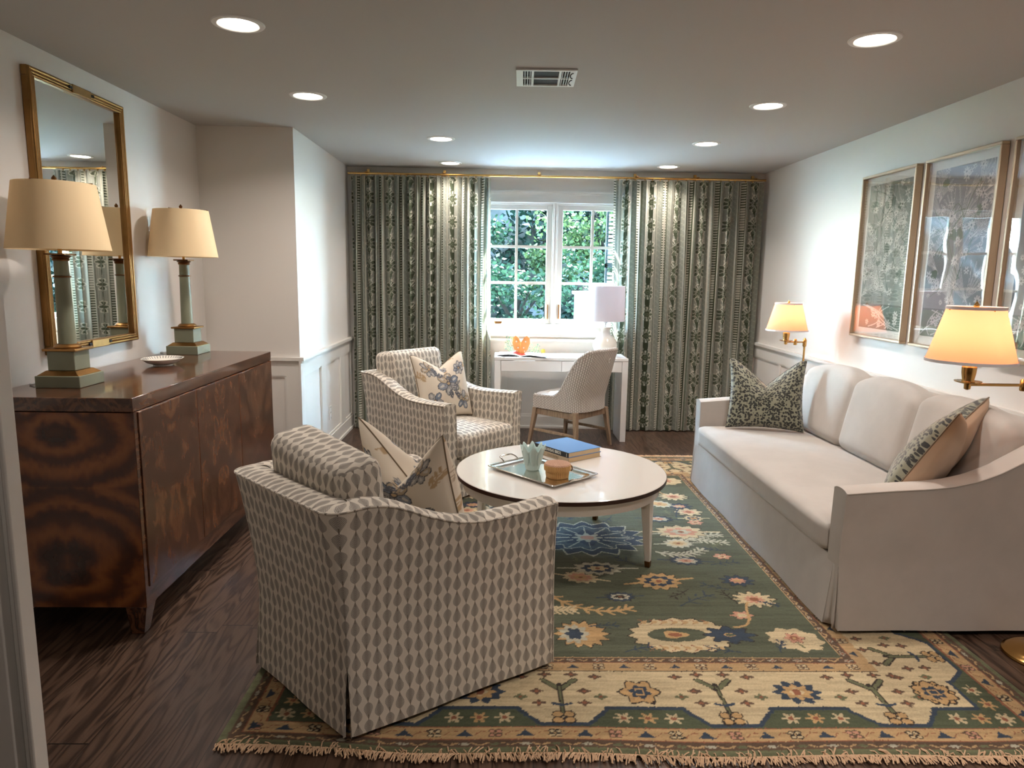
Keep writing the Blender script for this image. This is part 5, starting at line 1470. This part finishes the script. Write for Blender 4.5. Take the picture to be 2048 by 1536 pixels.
swing_lamp(2.30, 5.17, 1.012, math.radians(182), .145, 'brass swing arm floor lamp behind the far end of the sofa', 0)
swing_lamp(2.185, 2.548, 1.098, math.radians(180), .425, 'brass swing arm floor lamp beside the near end of the sofa', 0)

# ------------------------------------------------------------------ outdoors
struct(MB().box(-14, 14, YB+.16, 34, -.5, -.45), 'ground', 'grass')
def shrub(name, label, cat, x, y, rx, ry, rz_, zc, n, mat, seed, size=.07, grp='garden trees beyond the window'):
    rs = random.Random(seed); t = thing(name, label, cat, (x, y, -.45), 0, grp)
    mb = MB(); blobs = [(rs.gauss(0, .45)*rx, rs.gauss(0, .4)*ry, rs.uniform(-.9, .9)*rz_, rs.uniform(.3, .55)) for _ in range(16)]
    for i in range(n):
        bx, by, bz, br = rs.choice(blobs); th_ = rs.uniform(0, 6.283); ph = math.acos(rs.uniform(-1, 1)); rr = br*(rs.random()**.25)
        p = Vector((bx+rr*rx*math.sin(ph)*math.cos(th_), by+rr*ry*math.sin(ph)*math.sin(th_), bz+rr*rz_*.8*math.cos(ph)+zc+.45))
        d1 = Vector((rs.gauss(0, 1), rs.gauss(0, 1), rs.gauss(0, .6))).normalized()*size*rs.uniform(.6, 1.2); d2 = d1.cross(Vector((rs.gauss(0, 1), rs.gauss(0, 1), rs.gauss(0, 1)))).normalized()*size*.33
        mb.add([p, p+d1*.5+d2, p+d1, p+d1*.5-d2], [(0, 1, 2, 3)])
    mb.build('foliage', mat, t)
    mb = MB().tube([(0, 0, 0), (.06*rx, 0, (zc+.45)*.5), (0, 0, zc+.45), (.1*rx, 0, zc+.45+rz_*.4)], [.07, .06, .045, .02], 7)
    for k in range(5): a = k*1.3; mb.tube([(0, 0, (zc+.45)*.8), (rx*.4*math.cos(a), ry*.4*math.sin(a), zc+.45+rz_*.4)], [.035, .012], 5)
    mb.build('trunk', 'bark', t)
struct(MB().box(-6, 7, YB+.17, 10, -.452, -.44), 'bounce_slab', 'bounce_slab')  # unseen slab added below sill level to bounce daylight onto the ceiling
X_, Z_ = np.meshgrid(np.linspace(-9, 11, 160), np.linspace(-.45, 9.5, 80))
rs_ = np.random.RandomState(2)
D_ = sum(.5/k*np.sin(X_*1.7*k+rs_.rand()*6+1.3*np.sin(Z_*k))*np.cos(Z_*1.9*k+rs_.rand()*6) for k in (1, 2, 4, 7))
hd = fast_grid('sky_screen_hedge', X_, 19+D_+(Z_/9.5)**2*1.5, Z_+.4*np.sin(X_*2.1)*(Z_ > 8), np.zeros(X_.shape+(3,)), 'hedge', None, (0, 19, -.45))  # backdrop behind the trees, drawn tall to keep low sky light out
md = hd.modifiers.new('t', 'SOLIDIFY'); md.thickness = 1.2
tag(hd, 'dark hedge wall behind the garden trees, raised to block low sky light', 'hedge')
for i, (x, y, rx, ry, rz_, zc, n, m_, sz, lb) in enumerate((
    (-2.6, 15.6, 2.0, 1.2, 2.6, 2.2, 9000, 'leaf_dark', .15, 'dark leafy tree filling the upper left window panes'),
    (1.0, 15.6, 2.0, 1.2, 2.8, 2.4, 10000, 'leaf_dark', .17, 'dark leafy tree filling the middle of the window view'),
    (5.2, 15.6, 1.6, 1.2, 2.8, 2.3, 9000, 'leaf_dark', .17, 'dark leafy tree filling the right edge of the window view'),
    (1.9, 12.2, .95, .8, .95, 2.15, 3800, 'leaf_light', .10, 'bright yellow green bush in the upper right window panes'),
    (.3, 11.6, 1.1, .8, .8, .9, 3800, 'leaf_mid', .10, 'mid green bush low in the left window panes'),
    (-.6, 12.6, .8, .7, .8, 1.7, 2800, 'leaf_mid', .10, 'mid green bush behind the leftmost window panes'),
    (1.5, 10.6, .8, .6, .8, 1.0, 3000, 'leaf_mid', .08, 'mid green bush low in the right window panes'),
    (.9, 13.0, .55, .5, .5, 1.45, 1500, 'leaf_light', .09, 'small sunlit bush beside the window mullion'))):
    shrub('tree' if rz_ > 1.5 else 'garden_bush', lb, 'tree' if rz_ > 1.5 else 'bush', x, y, rx, ry, rz_, zc, n, m_, 20+i, sz)
MB().box(-9, 9, 0, .25, 0, 4.2)
t = thing('exterior_shutter', 'pale blue louvred shutter outside the right window panes', 'shutter', (1.075, 6.868, .9))
mb = MB().box(-.035, -.012, -.015, .015, .1, 1.22).box(.20, .225, -.015, .015, .1, 1.22).box(-.035, .225, -.015, .015, .1, .13).box(-.035, .225, -.015, .015, 1.19, 1.22).box(-.035, .225, -.015, .015, .66, .70); mb.build('shutter_frame', 'bluewhite', t)
mb = MB()
for k in range(26):
    z = .15+k*.0395
    if .62 < z < .70: continue
    mb.add([(-.012, -.012, z), (.20, -.012, z), (.20, .012, z+.022), (-.012, .012, z+.022), (-.012, -.012, z+.005), (.20, -.012, z+.005), (.20, .012, z+.027), (-.012, .012, z+.027)], [(0, 1, 2, 3), (7, 6, 5, 4), (0, 4, 5, 1), (3, 2, 6, 7)])
mb.build('louvres', 'outside_white', t)
t = thing('garden_pillar', 'white painted garden post outside the lower right window panes', 'post', (1.06, 8.6, -.45))
MB().box(-.11, .11, -.11, .11, 0, 1.70).build('post_shaft', 'outside_white', t); MB().box(-.14, .14, -.14, .14, 1.70, 1.74).build('post_cap', 'outside_white', t, bevel=.01)
